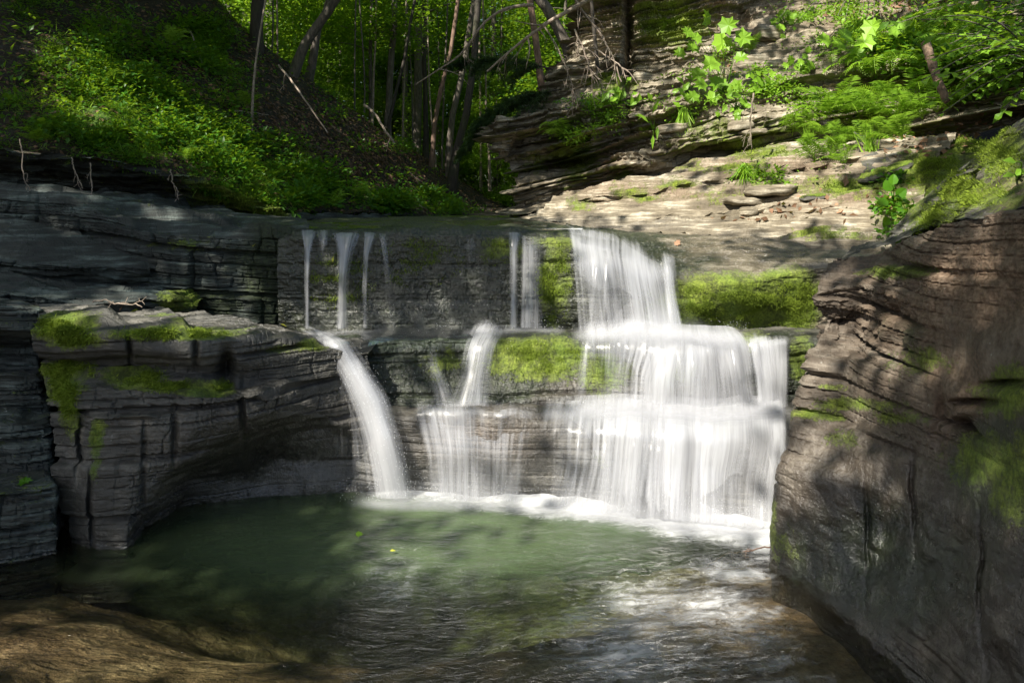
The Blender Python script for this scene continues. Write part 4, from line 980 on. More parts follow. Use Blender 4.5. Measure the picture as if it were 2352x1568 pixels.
def landing(n):
    px = rng.uniform(780, 1760, n); py = np.interp(px, [780, 1000, 1300, 1760], [1140, 1135, 1150, 1195]) - np.abs(rng.normal(0, 26, n)) + 12
    return np.array([W(a, b, np.interp(a, [780, 1300, 1760], [5.25, 5.05, 4.7]) + 0.12 * rng.normal()) for a, b in zip(px, py)])
def ledges(n):
    k = rng.random(n) < .5
    px = np.where(k, rng.uniform(1000, 1720, n), rng.uniform(960, 1800, n)); py = np.where(k, 752, 930) - np.abs(rng.normal(0, 13, n)) + 4
    Yd = np.where(k, 5.72, 5.38)
    return np.array([W(a, b, c) for a, b, c in zip(px, py, Yd)])
def tossed(n):
    px = 900 + 130 * np.abs(rng.normal(0, 1, n)); py = 820 + 90 * rng.normal(0, 1, n) ** 1
    return np.array([W(a, b, 5.4) for a, b in zip(px, np.clip(py, 700, 1000))])
VV, FF, b = [], [], 0
for f, n in ((jet_side, 700), (landing, 900), (ledges, 600), (tossed, 160)):
    v, q = drops(n, f); VV.append(v); FF.append(q + b); b += len(v)
nt = NT('water_drops')
M_DROP = nt.surf(nt.n('BsdfPrincipled', Base__Color=(0.85, 0.87, 0.9, 1), Roughness=0.2).outputs[0])
tag(obj('spray', mk_mesh('spray', np.concatenate(VV), np.concatenate(FF), M_DROP)), kind='stuff')
# ------------------------------------------------------------------ ray casting against rock and banks
bv, bf, off = [], [], 0
for (nm, P, nv, nu, mo) in ROCKS:
    st = 3 if nm != 'hillside' else 1
    Q = P[::st, ::st]
    f = grid_faces(*Q.shape[:2]) + off
    bv.append(Q.reshape(-1, 3)); bf.append(f); off += Q.shape[0] * Q.shape[1]
bv = np.concatenate(bv); bf = np.concatenate(bf)
BVH = BVHTree.FromPolygons([tuple(v) for v in bv.tolist()], bf.tolist())
EYE = Vector((0, 0, CAMH))
def hit(px, py):
    d = Vector(W(px, py, 1.0)) - EYE
    h = BVH.ray_cast(EYE, d.normalized())
    if h[0] is None: return None, None
    n = h[1]
    if n.dot(d) > 0: n = -n
    return np.array(h[0]), np.array(n)

# ------------------------------------------------------------------ leaves
def nrm(a):
    return a / np.maximum(np.linalg.norm(a, axis=-1, keepdims=True), 1e-9)
LEAF = {
 'oval': (np.array([[0, 0, 0], [.27, .42, .06], [0, 1, -.10], [-.27, .42, .06], [0, .45, 0]]), np.array([[0, 1, 4], [1, 2, 4], [4, 2, 3], [0, 4, 3]])),
 'simple': (np.array([[0, 0, 0], [.30, .5, .07], [0, 1, -.08], [-.30, .5, .07]]), np.array([[0, 1, 2], [0, 2, 3]])),
 'blade': (np.array([[-.03, 0, 0], [.03, 0, 0], [0.0, 1, -.05]]), np.array([[0, 1, 2]])),
 'round': (np.array([[0, 0, 0], [.33, .18, .05], [.42, .5, .05], [.25, .82, .0], [0, 1, -.08], [-.25, .82, 0], [-.42, .5, .05], [-.33, .18, .05], [0, .5, -.02]]),
           np.array([[8, 0, 1], [8, 1, 2], [8, 2, 3], [8, 3, 4], [8, 4, 5], [8, 5, 6], [8, 6, 7], [8, 7, 0]])),
 'lobed': (np.array([[0, 0, 0], [.30, -.06, .03], [.36, .16, .04], [.62, .30, -.02], [.40, .42, .03], [.30, .60, .02], [.36, .78, -.02], [.14, .72, .02], [0, 1, -.10],
                     [-.14, .72, .02], [-.36, .78, -.02], [-.30, .60, .02], [-.40, .42, .03], [-.62, .30, -.02], [-.36, .16, .04], [-.30, -.06, .03], [0, .42, -.04]]),
           np.array([[16, i, (i + 1) % 16] for i in range(16)])),
 'pinna': (np.array([[0, 0, 0], [.075, .35, .02], [0, 1, -.10], [-.075, .35, .02]]), np.array([[0, 1, 2], [0, 2, 3]])),
 'narrow': (np.array([[0, 0, 0], [.13, .4, .03], [0, 1, -.12], [-.13, .4, .03]]), np.array([[0, 1, 2], [0, 2, 3]])),
}
def leaves(pos, tip, up, size, shape='simple', rnd=None, rng=np.random.default_rng(1)):
    T, Fq = LEAF[shape]
    tip = nrm(tip); side = nrm(np.cross(tip, up)); u = np.cross(side, tip)
    size = np.asarray(size).reshape(-1, 1, 1)
    V = pos[:, None, :] + size * (T[None, :, 0:1] * side[:, None] + T[None, :, 1:2] * tip[:, None] + T[None, :, 2:3] * u[:, None])
    n = len(pos)
    Fc = Fq[None] + len(T) * np.arange(n)[:, None, None]
    if rnd is None: rnd = rng.random(n)
    return V.reshape(-1, 3), Fc.reshape(-1, 3), np.repeat(rnd, len(T))
def join(parts):
    V, Fc, A, o = [], [], [], 0
    for v, f, a in parts:
        V.append(v); Fc.append(f + o); A.append(a); o += len(v)
    return np.concatenate(V), np.concatenate(Fc), np.concatenate(A)
def leaf_mesh(name, parts, mat):
    v, f, a = join(parts) if isinstance(parts, list) else parts
    return mk_mesh(name, v, f, mat, dict(rnd=a), smooth=False)

def tube(path, radii, k=7):
    path = np.asarray(path, float); n = len(path)
    t = nrm(np.gradient(path, axis=0))
    ref = np.array([0.3, 0.9, 0.1]); a = nrm(np.cross(t, ref)); b = np.cross(t, a)
    th = np.linspace(0, 2 * np.pi, k, endpoint=False)
    r = np.asarray(radii).reshape(-1, 1, 1)
    V = path[:, None] + r * (np.cos(th)[None, :, None] * a[:, None] + np.sin(th)[None, :, None] * b[:, None])
    i = np.arange(n * k).reshape(n, k)
    f = np.stack([i[:-1], np.roll(i[:-1], -1, 1), np.roll(i[1:], -1, 1), i[1:]], -1).reshape(-1, 4)
    return V.reshape(-1, 3), f
def tubes_mesh(name, lst, mat, k=7):
    V, Fc, o = [], [], 0
    for path, rad in lst:
        v, f = tube(path, rad, k); V.append(v); Fc.append(f + o); o += len(v)
    return mk_mesh(name, np.concatenate(V), np.concatenate(Fc), mat)
def smooth_path(pts, n=12):
    pts = np.asarray(pts, float)
    t = np.linspace(0, 1, len(pts)); tt = np.linspace(0, 1, n)
    P = np.stack([np.interp(tt, t, pts[:, i]) for i in range(3)], -1)
    return gblur(P, n / len(pts) * 0.45, 0)

# ------------------------------------------------------------------ trees
def crown_leaves(rng, centres, per, spread, size, flat=0.35, shape='simple'):
    c = np.repeat(centres, per, axis=0)
    off = rng.normal(0, 1, c.shape) * spread; off[:, 2] *= flat
    off[:, 2] -= 0.12 * (off[:, 0] ** 2 + off[:, 1] ** 2) / spread
    n = len(c)
    tip = np.stack([rng.normal(0, 1, n), rng.normal(0, 1, n), rng.normal(-.25, .3, n)], -1)
    up = np.stack([rng.normal(0, .45, n), rng.normal(0, .45, n), np.ones(n)], -1)
    # light and dark clumps
    tone = np.clip(np.repeat(rng.random(len(centres)), per) * 0.6 + rng.random(n) * 0.4, 0, 1)
    return leaves(c + off, tip, up, size * rng.uniform(.7, 1.25, n), shape, tone)

def make_tree_meshes(seed, H, r0, z0, z1, rad, nb=14, per=46, leaf=0.10, lean=(0, 0), bark=None, nsub=3, spread=0.28, lmat=None):
    """trunk standing at the origin, height H, crown between z0 and z1"""
    rng = np.random.default_rng(seed)
    tp = [(0, 0, -0.6)]
    for k in range(1, 9):
        t = k / 8
        tp.append((lean[0] * t ** 1.3 + rng.normal(0, .05 * r0 * 20 * t), lean[1] * t ** 1.3 + rng.normal(0, .05 * r0 * 20 * t), H * t))
    tp = smooth_path(tp, 24)
    rr = r0 * (1 - 0.75 * np.linspace(0, 1, 24)); rr[:3] *= [1.5, 1.2, 1.05]
    tl = [(tp, rr)]
    cs = []
    for b in range(nb):
        t = rng.uniform(z0 / H, min(1, z1 / H * 0.96))
        i = min(23, int(t * 23)); base = tp[i]
        a = rng.uniform(0, 2 * np.pi); L = rad * (0.45 + 0.6 * rng.random()) * (1.15 - 0.55 * t)
        d = np.array([np.cos(a), np.sin(a), rng.uniform(0.05, 0.5)])
        pts = [base, base + d * L * .5 + [0, 0, .06 * L], base + d * L + [0, 0, -0.05 * L]]
        bp = smooth_path(pts, 7)
        tl.append((bp, rr[i] * 0.34 * np.linspace(1, .2, 7)))
        for s in range(nsub):
            f = 0.35 + 0.65 * (s + rng.random()) / nsub
            q = bp[int(f * 6)] + rng.normal(0, rad * .16, 3) * [1, 1, .6]
            cs.append(q)
            for _ in range(2):
                cs.append(q + rng.normal(0, rad * .15, 3) * [1, 1, .5])
    tm = tubes_mesh('trunk', tl, bark or M_BARK, 7)
    cm = leaf_mesh('crown', crown_leaves(rng, np.array(cs), per, spread, leaf), lmat or M_LEAF)
    return tm, cm

def put_tree(name, meshes, loc, label, cat='tree', group=None, rz=0.0, sc=1.0):
    e = empty(name, loc, label, cat, group, (0, 0, rz)); e.scale = (sc, sc, sc)
    obj('trunk', meshes[0], e); obj('crown', meshes[1], e)
    return e

protos = [make_tree_meshes(200, 15, .13, 3.0, 15, 3.0, 30, 60, .13),
          make_tree_meshes(201, 12, .10, 1.6, 12, 2.6, 30, 60, .12, lean=(.8, .3)),
          make_tree_meshes(202, 17, .17, 5.0, 17, 3.4, 32, 60, .14, lean=(-.7, 0)),
          make_tree_meshes(203, 7, .05, .8, 7, 1.8, 26, 60, .10, lmat=M_LEAF_BR),
          make_tree_meshes(204, 9, .065, 1.4, 9, 2.2, 28, 60, .11, lean=(.5, -.4))]
rng = np.random.default_rng(9)
GT = 'slender forest trees far behind the falls'
spots = []
tries = 0
while len(spots) < 100 and tries < 6000:
    tries += 1
    Yd = 17 + 38 * rng.random() ** .9
    px = rng.uniform(380, 1460)
    x = (px - CX) / F * Yd
    if px < 1010 and Yd < 17 + (1010 - px) * .002: Yd += 4
    if px > 1330 and Yd < 20: continue
    if abs((x + .4)) < 1.4 and Yd < 30: continue
    if any((x - a) ** 2 + (Yd - b) ** 2 < 1.7 for a, b in spots): continue
    spots.append((x, Yd))
for k, (x, y) in enumerate(spots):
    z = float(ground_z(np.array(x), np.array(y)))
    # the steep hillside lies over the ground on the left
    d2 = (HILL[..., 0] - x) ** 2 + (HILL[..., 1] - y) ** 2
    j = np.unravel_index(np.argmin(d2), d2.shape)
    if d2[j] < .25: z = max(z, HILL[j][2])
    pi = [3, 4, 1, 0, 2][int(rng.integers(0, 5))] if y > 22 else [3, 4, 1][int(rng.integers(0, 3))]
    put_tree('forest_tree', protos[pi], (x, y, z - .1), 'one of many slender green forest trees filling the valley behind the falls', group=GT, rz=rng.uniform(0, 6.28), sc=rng.uniform(.8, 1.2))

for k, (x, y) in enumerate([(-.5, 24), (.2, 27), (-.9, 29), (.8, 31), (-.1, 34), (.5, 22.5), (1.0, 26)]):
    z = float(ground_z(np.array(x), np.array(y)))
    put_tree('forest_tree', protos[3], (x, y, z - .9), 'one of many slender green forest trees filling the valley behind the falls', group=GT, rz=rng.uniform(0, 6.28), sc=rng.uniform(.7, 1.0))
# far wood closing the view up the valley: reads as one mass
cs = []
for k in range(1500):
    y = rng.uniform(42, 60); x = rng.uniform(-30, 18)
    z = float(ground_z(np.array(x), np.array(y)))
    cs.append((x, y, z + rng.uniform(0, 19)))
fm = leaf_mesh('distant_forest', crown_leaves(rng, np.array(cs), 34, .9, .34), M_LEAF)
tag(obj('distant_forest', fm), kind='stuff')

# trunks one can tell apart
def named_tree(path, wpx, label, bark=None, crown=True, seed=0, leaf=.1, nb=5, lmat=None, name='tree', k=9, bend=None):
    rngl = np.random.default_rng(seed)
    pts = [W(*p) for p in path]                 # from the foot up
    d = pts[-1] - pts[-2]; d = d / np.linalg.norm(d)
    up = [pts[-1] + d * 1.5 + [0, 0, .2], pts[-1] + d * 2.8 + [0, 0, .9], pts[-1] + d * 3.8 + [0, 0, 2.4], pts[-1] + d * 4.6 + [0, 0, 4.2]]
    foot = pts[0].copy()
    pts = [foot + [0, 0, -.5]] + pts + up
    pts = np.array(pts) - foot
    n = 30
    L = np.concatenate([[0], np.cumsum(np.linalg.norm(np.diff(pts, axis=0), axis=1))])
    tt = np.linspace(0, L[-1], n)
    P = np.stack([np.interp(tt, L, pts[:, i]) for i in range(3)], -1)
    P = gblur(P, 1.3, 0)
    P[2:] += 0.35 * wpx / F * foot[1] * np.cumsum(rngl.normal(0, .35, (n - 2, 3)), 0) * [1, 1, 0]
    r = 0.42 * wpx / F * foot[1] * np.linspace(1.05, .45, n); r[0:3] *= [1.5, 1.3, 1.12]
    tl = [(P, r)]
    cs = []
    for b in range(nb):
        i = int(rngl.uniform(.42, .98) * (n - 1)); a = rngl.uniform(0, 6.28); Lb = rngl.uniform(.7, 1.9)
        dd = np.array([np.cos(a), np.sin(a) * .8, rngl.uniform(.0, .5)])
        bp = smooth_path([P[i], P[i] + dd * Lb * .5 + [0, 0, .1], P[i] + dd * Lb], 7)
        tl.append((bp, r[i] * .4 * np.linspace(1, .15, 7)))
        for s in range(3):
            q = bp[3 + s] + rngl.normal(0, .25, 3)
            cs += [q, q + rngl.normal(0, .35, 3)]
    e = empty(name, tuple(foot), label, 'tree')
    obj('trunk', tubes_mesh('trunk', tl, bark or M_BARK, k), e)
    if crown:
        obj('crown', leaf_mesh('crown', crown_leaves(rngl, np.array(cs), 40, .22, leaf), lmat or M_LEAF), e)
    return e
named_tree([(583,150,13.1),(592,60,13.1),(600,-60,13.1)], 36, 'thick nearly black trunk on the left hillside edge, darkest of the trees', M_BARKD, seed=1)
named_tree([(662,160,13.6),(705,96,13.5),(748,46,13.4),(800,-30,13.3)], 26, 'trunk with a sunlit foot leaning strongly to the right on the hillside edge', M_BARK, seed=2)
named_tree([(700,188,14.6),(716,130,14.5),(735,60,14.5),(765,-40,14.5)], 22, 'straighter grey trunk close behind the strongly leaning sunlit one', M_BARK, seed=3)
named_tree([(888,320,18.5),(897,220,18.5),(900,120,18.5),(905,-30,18.5)], 19, 'straight pale grey trunk left of centre, rising from the hillside edge', M_BARK, seed=4)
named_tree([(882,318,17.6),(915,200,17.5),(940,80,17.5),(962,-30,17.5)], 9, 'thin dark trunk leaning right across the pale grey one', M_BARKD, seed=5)
named_tree([(978,345,20),(974,220,20),(968,120,20),(972,-20,20)], 14, 'dark straight trunk in the middle of the forest view', M_BARKD, seed=6)
named_tree([(990,372,18),(1003,240,18),(1030,150,18),(1052,60,18),(1060,-20,18)], 13, 'reddish curved trunk whose foot stands low on the leafy slope', M_BARKR, seed=7)
named_tree([(1028,386,19),(1050,240,19),(1072,120,19),(1095,-20,19)], 18, 'tall pale trunk leaning slightly right in the middle of the valley mouth', M_BARK, seed=8)
named_tree([(1036,392,17),(1062,300,17),(1082,215,17),(1092,120,17.2),(1100,0,17.4)], 22, 'dark mossy double trunk low at the valley mouth beside the stream', M_BARKD, seed=9)
named_tree([(1254,232,11.0),(1243,150,10.9),(1226,80,10.9),(1214,-30,10.9)], 19, 'reddish trunk standing on the upstream corner of the layered cliff', M_BARKR, crown=False, seed=10, nb=3)
named_tree([(1325,130,11.6),(1308,88,11.5),(1268,38,11.4),(1222,-30,11.4)], 30, 'thick grey trunk leaning out to the left from the cliff top', M_BARK, crown=False, seed=11, nb=3)
named_tree([(1378,205,10.4),(1373,130,10.4),(1362,60,10.5),(1354,-30,10.5)], 10, 'thin dark pole of a trunk in front of the pale upper cliff', M_BARKD, crown=False, seed=12, nb=0)
named_tree([(577,240,10.6),(583,160,10.7),(590,90,10.8),(604,20,10.9)], 6, 'thin pale sapling on the shaded hillside below the nearly black trunk', M_DEAD, crown=True, seed=13, nb=3, leaf=.06)
thin = [(622,150,14.6,5),(640,165,15,5),(815,270,17,5),(855,255,18,6),(835,290,17,5),(925,340,19,6),(948,350,20,5),(1002,370,19,5),(1015,385,20,6),(1125,400,22,7),(1150,400,25,8),(1105,405,24,7)]
for k, (px, py, Yd, w) in enumerate(thin):
    l = rng.normal(0, 14)
    named_tree([(px, py, Yd), (px + l * .3 + rng.normal(0, 4), py * .6, Yd), (px + l, -30, Yd)], w, 'one of several pole-thin pale saplings along the edge of the leafy slope', M_DEAD if k % 2 else M_BARK, crown=True, seed=40 + k, nb=4, name='sapling', k=6)['group'] = 'thin saplings along the slope edge'

# hemlock boughs hanging before the valley mouth
def hemlock(px, py, Yd, L, ang, label, seed):
    rngl = np.random.default_rng(seed)
    o0 = W(px, py, Yd)
    e = empty('hemlock_bough', tuple(o0), label, 'tree branch')
    d = np.array([np.cos(ang), 0.1, -np.sin(ang)])
    P = smooth_path([[0, 0, 0], d * L * .5 + [0, 0, .05], d * L + [0, 0, -.12 * L]], 10)
    tl = [(P, .014 * np.linspace(1, .3, 10))]
    parts = []
    for i in range(1, 10):
        for s in (-1, 1):
            for rep in range(3):
                b = P[i] + (P[i] - P[i - 1]) * rngl.random()
                l = L * .42 * (1.1 - i / 11) * rngl.uniform(.6, 1.1)
                dd = nrm(d * .7 + np.array([rngl.normal(0, .25), s * .6 + rngl.normal(0, .3), rngl.normal(-.35, .35)]))
                q = np.array([b + dd * l * t + [0, 0, -.1 * l * t * t] for t in np.linspace(0, 1, 16)])
                tl.append((q[[0, 5, 10, 15]], .003 * np.array([1, .8, .6, .3])))
                qq = np.repeat(q, 10, 0); n = len(qq)
                tip = dd * .5 + rngl.normal(0, .6, (n, 3))
                parts.append(leaves(qq + rngl.normal(0, .01, (n, 3)), tip, rngl.normal(0, .4, (n, 3)) + [0, 0, 1], rngl.uniform(.03, .065, n), 'narrow', rngl.random(n)))
    obj('stem', tubes_mesh('stem', tl, M_BARKD, 5), e)
    obj('needles', leaf_mesh('needles', parts, M_HEML), e)
for k, a in enumerate([(1290,205,10.3,1.15,2.9,'dark feathery hemlock bough left of the cliff corner, uppermost of three'),
                       (1270,160,10.2,1.3,3.35,'dark hemlock bough reaching left above the cliff corner'),
                       (1180,240,10.6,.9,2.5,'lowest hemlock bough, drooping beside the jutting cliff corner')]):
    hemlock(*a[:5], a[5], 300 + k)

# dead branches
def branch(path, w0, w1, label, seed, twigs=5, mat=None, tl_=(.15, .45), name='dead_branch', cat='branch', down=0.2):
    rngl = np.random.default_rng(seed)
    pts = np.array([W(*p) for p in path]); o0 = pts[0].copy(); pts = pts - o0
    P = smooth_path(pts, 22)
    P += 0.012 * np.cumsum(rngl.normal(0, .4, P.shape), 0)
    Yd = path[0][2]
    tl = [(P, .5 / F * Yd * np.linspace(w0, w1, 22))]
    for k in range(twigs):
        i = int(rngl.uniform(.1, .95) * 21); L = rngl.uniform(*tl_)
        t = nrm(P[min(i + 1, 21)] - P[i - 1])
        dd = nrm(t * rngl.uniform(.1, .9) + rngl.normal(0, .55, 3) - [0, 0, down])
        q = smooth_path([P[i], P[i] + dd * L * .5 + rngl.normal(0, .03, 3), P[i] + dd * L + [0, 0, -.04]], 6)
        tl.append((q, np.linspace(max(w1, w0 * .35), 1.0, 6) * .5 / F * Yd))
        for m in range(2):
            j = int(rngl.integers(2, 5)); d3 = nrm(dd + rngl.normal(0, .7, 3)); l3 = L * rngl.uniform(.25, .5)
            tl.append((np.array([q[j], q[j] + d3 * l3 * .5, q[j] + d3 * l3]), np.array([1.6, 1.2, .8]) * .5 / F * Yd))
    me = tubes_mesh(name, tl, mat or M_DEAD, 6)
    return tag(obj(name, me, loc=tuple(o0)), label, cat)
branch([(1392,-20,9.8),(1290,35,9.8),(1200,95,9.8),(1120,165,9.9)], 12, 4, 'long pale dead branch slanting down to the left across the valley mouth', 1, 9)
branch([(1225,12,10.0),(1150,18,10.0),(1095,78,10.0),(1060,140,10.1),(960,200,10.2)], 8, 3, 'thin arched dead branch curving over to the left', 2, 6)
branch([(1300,-30,9.9),(1345,40,9.9),(1400,110,9.7),(1432,190,9.6)], 6, 3, 'dead branch running down to the right in front of the pale cliff', 3, 8)
branch([(1320,70,9.8),(1345,130,9.7),(1360,190,9.6)], 5, 2, 'short dead branch with a fan of tangled sticks at its end', 4, 16, tl_=(.15, .4), down=.5)
branch([(1360,110,9.7),(1420,140,9.6),(1450,160,9.5)], 4, 2, 'low dead stick poking right toward the dark cleft', 5, 7, tl_=(.1, .3))
branch([(1250,60,10),(1300,140,9.8),(1320,230,9.8)], 4, 1.5, 'hanging brittle dead stick trailing beside the reddish trunk', 6, 9, tl_=(.15, .35), down=.8)
branch([(640,150,10.8),(700,215,10.4),(760,300,10.4)], 5, 3, 'pale fallen stick lying on the leafy slope', 7, 2, tl_=(.1, .2))
branch([(838,240,13.5),(862,262,13.3),(905,330,13.2)], 7, 5, 'fallen grey limb lying on the leafy slope below the thin trunks', 8, 2, tl_=(.1, .3))
branch([(2128,98,6.9),(2140,140,6.7),(2160,200,6.5),(2178,235,6.4)], 22, 16, 'short bare dead log leaning on the fern bank, bark peeling', 9, 1, mat=M_BARKR, tl_=(.1, .2))
branch([(1772,1254,4.35),(1716,1256,4.5),(1665,1264,4.62),(1620,1276,4.75)], 4, 2, 'thin reddish twig sticking out of the right wall over the foam', 10, 3, mat=M_BARKR, tl_=(.03, .07), name='twig', cat='twig')
branch([(1732,215,7.9),(1728,260,7.95),(1730,310,8.0),(1726,350,8.05)], 5, 2, 'bare root hanging down the layered cliff below the leafy sapling', 11, 6, tl_=(.05, .2), name='hanging_root', cat='root', down=1)
for k, (x, y0, y1, Yd, l) in enumerate([(207, 388, 470, 7.3, 'pale crooked root hanging alone under the green slope'), (163, 372, 430, 7.2, 'thin root hanging left of the pale crooked one'),
                                        (48, 330, 470, 7.1, 'hair thin root hanging near the left edge over the dark recess'), (392, 402, 440, 7.6, 'short thin root hanging below the mossy lip of the slope')]):
    branch([(x, y0 - 12, Yd), (x + 6, (y0 + y1) / 2, Yd - .1), (x + 22, y1, Yd - .1)], 3, 1.6, l, 20 + k, 3, tl_=(.04, .12), name='hanging_root', cat='root', down=1)
branch([(210,692,5.15),(260,700,5.1),(330,712,5.05)], 4, 2, 'dry twig lying on the top of the undercut block', 30, 3, tl_=(.05, .12), name='twig', cat='twig', down=0)

for k, (x0_, y0_, x1_, y1_, Yd, l) in enumerate([(300,150,385,215,9.6,'crooked stick across the dark soil of the upper left slope'),(430,60,470,160,10.6,'thin leaning stick high on the left slope'),(700,330,790,372,11.2,'stick half buried in leaves at the middle of the leafy slope'),
      (520,255,610,270,9.8,'nearly level stick on the dark part of the left slope'),(930,385,985,440,14.5,'short pale stick low on the leafy slope near the stream'),(170,240,250,225,8.6,'short broken stick lying among the bright herbs')]):
    a, b = hit(x0_, y0_)[0], hit(x1_, y1_)[0]
    if a is None or b is None: continue
    branch([(x0_, y0_, a[1] - .06), ((x0_ + x1_) / 2, (y0_ + y1_) / 2 - 4, (a[1] + b[1]) / 2 - .1), (x1_, y1_, b[1] - .06)], 4, 2, l, 60 + k, 3, tl_=(.06, .2), mat=M_DEAD if k % 2 else M_BARK, down=0)
# ------------------------------------------------------------------ small plants
def surf_pts(n, maskf, names, rng, spread_px=None):
    """random points on rock / slope surfaces, kept by a mask over where they stand"""
    cand, nor = [], []
    for (nm, P, nv, nu, mo) in ROCKS:
        if nm not in names: continue
        N = grid_normals(P)
        a = np.linalg.norm(np.cross(np.diff(P, axis=0)[:, :-1], np.diff(P, axis=1)[:-1]), axis=-1)
        px, py = project(P[:-1, :-1])
        m = maskf(px, py) * ((px > -150) & (px < 2500) & (py > -120) & (py < 1600))
        w = (a * m).ravel(); 
        if w.sum() <= 0: continue
        cand.append((w, P[:-1, :-1].reshape(-1, 3), N[:-1, :-1].reshape(-1, 3)))
    w = np.concatenate([c[0] for c in cand]); p = np.concatenate([c[1] for c in cand]); nn = np.concatenate([c[2] for c in cand])
    i = rng.choice(len(w), n, p=w / w.sum())
    n_ = nn[i]; pt = p[i]
    s = np.sign(np.sum(n_ * (np.array([0, 0, CAMH]) - pt), -1, keepdims=True)); s[s == 0] = 1
    return pt + rng.normal(0, .008, pt.shape), n_ * s

def herb(name, n, maskf, names, size, per, spread, mat, seed, shape='simple', lift=.5):
    rng = np.random.default_rng(seed)
    p, nn = surf_pts(n, lambda x, y: maskf(x, y) * np.clip(.05 + 3.2 * fbm(x / 70 + y / 90, y / 34, 0 * x, 4, 7 + seed, .6), 0.02, 1), names, rng)
    hgt = rng.uniform(.3, 1, n) * lift
    c = np.repeat(p + (nn * .35 + [0, 0, .65]) * (hgt * spread * 2)[:, None], per, 0); m = len(c)
    off = rng.normal(0, 1, (m, 3)) * spread; off[:, 2] *= .55
    tone = np.clip(np.repeat(rng.random(n), per) * .55 + rng.random(m) * .45, 0, 1)
    tip = off * 3 + rng.normal(0, .3, (m, 3)) * spread
    up = np.repeat(nn, per, 0) * .4 + rng.normal(0, .35, (m, 3)) + [0, 0, .9]
    L = leaves(c + off, tip, up, size * rng.uniform(.6, 1.25, m), shape, tone)
    return tag(obj(name, leaf_mesh(name, [L], mat)), kind='stuff')

left_mask = lambda x, y: np.clip(blobs(x, y, [(60,20,90,90,.3),(60,250,110,70,.45),(200,120,110,90,.7),(260,200,100,70,1.0),(330,260,110,60,1.3),(200,300,170,55,1.0),(420,340,110,60,1.2),(300,360,160,30,1.0),
      (520,400,100,50,1.3),(600,440,60,40,1.2),(480,100,60,60,.5),(530,210,60,50,.35),(640,380,70,50,.6),(700,450,60,40,.5)]) - .12, 0, 2)
herb('undergrowth', 5600, left_mask, ['hillside'], .036, 11, .055, M_UNDER, 401)
herb('undergrowth', 1500, lambda x, y: np.clip(blobs(x, y, [(780,470,90,35,1.2),(850,440,70,30,.8),(920,470,90,22,1.2),(1000,490,90,14,1.0),(560,350,100,60,.5),(420,120,120,80,.4),(700,400,100,40,.35)]) - .12, 0, 2),
     ['hillside'], .085, 11, .10, M_UNDER, 402)
herb('undergrowth', 900, left_mask, ['hillside'], .065, 12, .075, M_UNDER, 408, 'simple', 1.9)
herb('undergrowth', 300, lambda x, y: .25 * (y < 420) + left_mask(x, y) * .5, ['hillside'], .10, 7, .09, M_LEAF, 409, 'oval', 1.2)
herb('undergrowth', 1300, left_mask, ['hillside'], .13, 9, .05, M_FERN, 410, 'blade', .3)
herb('undergrowth', 420, lambda x, y: 1.0 * (y < 360) * (x > 560) * (x < 1150), ['hillside'], .07, 8, .10, M_UNDER, 403)
# fallen leaves
def litter(n, maskf, names, size, seed, mat=M_DRY):
    rng = np.random.default_rng(seed)
    p, nn = surf_pts(n, maskf, names, rng)
    tip = rng.normal(0, 1, p.shape); tip -= nn * np.sum(tip * nn, -1, keepdims=True)
    tone = rng.random(n) ** 1.6
    L = leaves(p + nn * .008, tip, nn + rng.normal(0, .35, p.shape), size * rng.uniform(.6, 1.3, n), 'oval', tone)
    return tag(obj('fallen_leaves', leaf_mesh('fallen_leaves', [L], mat)), kind='stuff')
litter(26000, lambda x, y: 0.15 + blobs(x, y, [(650,330,170,90,1),(800,380,150,60,1),(900,330,120,60,1),(440,150,170,80,.5),(100,200,60,40,.6)]), ['hillside'], .075, 411, M_DRYD)
litter(420, lambda x, y: np.clip(blobs(x, y, [(1860,480,110,26,1.2),(1760,500,110,16,.8),(2120,330,110,30,1.2),(2230,300,70,40,1.0),(2000,450,60,30,.6),(1640,510,60,10,.5)]) - .1, 0, 2), ['right_bank_slabs', 'bank_boulders', 'layered_cliff'], .07, 412)
litter(900, lambda x, y: np.clip(blobs(x, y, [(2160,10,150,40,1.5),(1980,20,80,30,.8),(1680,150,40,40,.5)]) - .1, 0, 2), ['layered_cliff'], .09, 413)
# small herbs and grass tufts of the right bank
right_mask = lambda x, y: np.clip(blobs(x, y, [(1960,60,90,60,1.2),(1700,170,60,50,.9),(1760,220,90,26,.9),(1560,230,50,40,.7),(1640,190,60,40,1.0),(1380,250,50,40,.7),(1320,300,50,30,.7),(2050,100,130,40,1.0),
      (1900,130,90,40,.9),(2200,80,130,60,1.1),(1620,260,50,30,.5),(1850,240,60,20,.5),(1800,420,80,16,.9),(1720,410,50,14,.9),(1960,400,50,22,.8),(1820,30,60,40,.8)]) - .12, 0, 2)
herb('undergrowth', 4600, right_mask, ['layered_cliff', 'right_bank_slabs', 'bank_boulders'], .045, 9, .05, M_LEAF_BR, 405)
herb('undergrowth', 500, lambda x, y: np.clip(blobs(x, y, [(2200,40,170,60,1.1),(2100,120,120,50,.9),(2280,160,80,60,1)]) - .1, 0, 2), ['layered_cliff', 'bank_boulders'], .10, 9, .11, M_LEAF, 406, 'oval')
herb('undergrowth', 140, lambda x, y: np.clip(blobs(x, y, [(2060,470,30,50,1),(2050,500,20,30,1),(2120,240,60,30,.6)]) - .1, 0, 2), ['right_bank_slabs', 'bank_boulders', 'mossy_rock_shoulder'], .045, 8, .045, M_UNDER, 407, 'round')

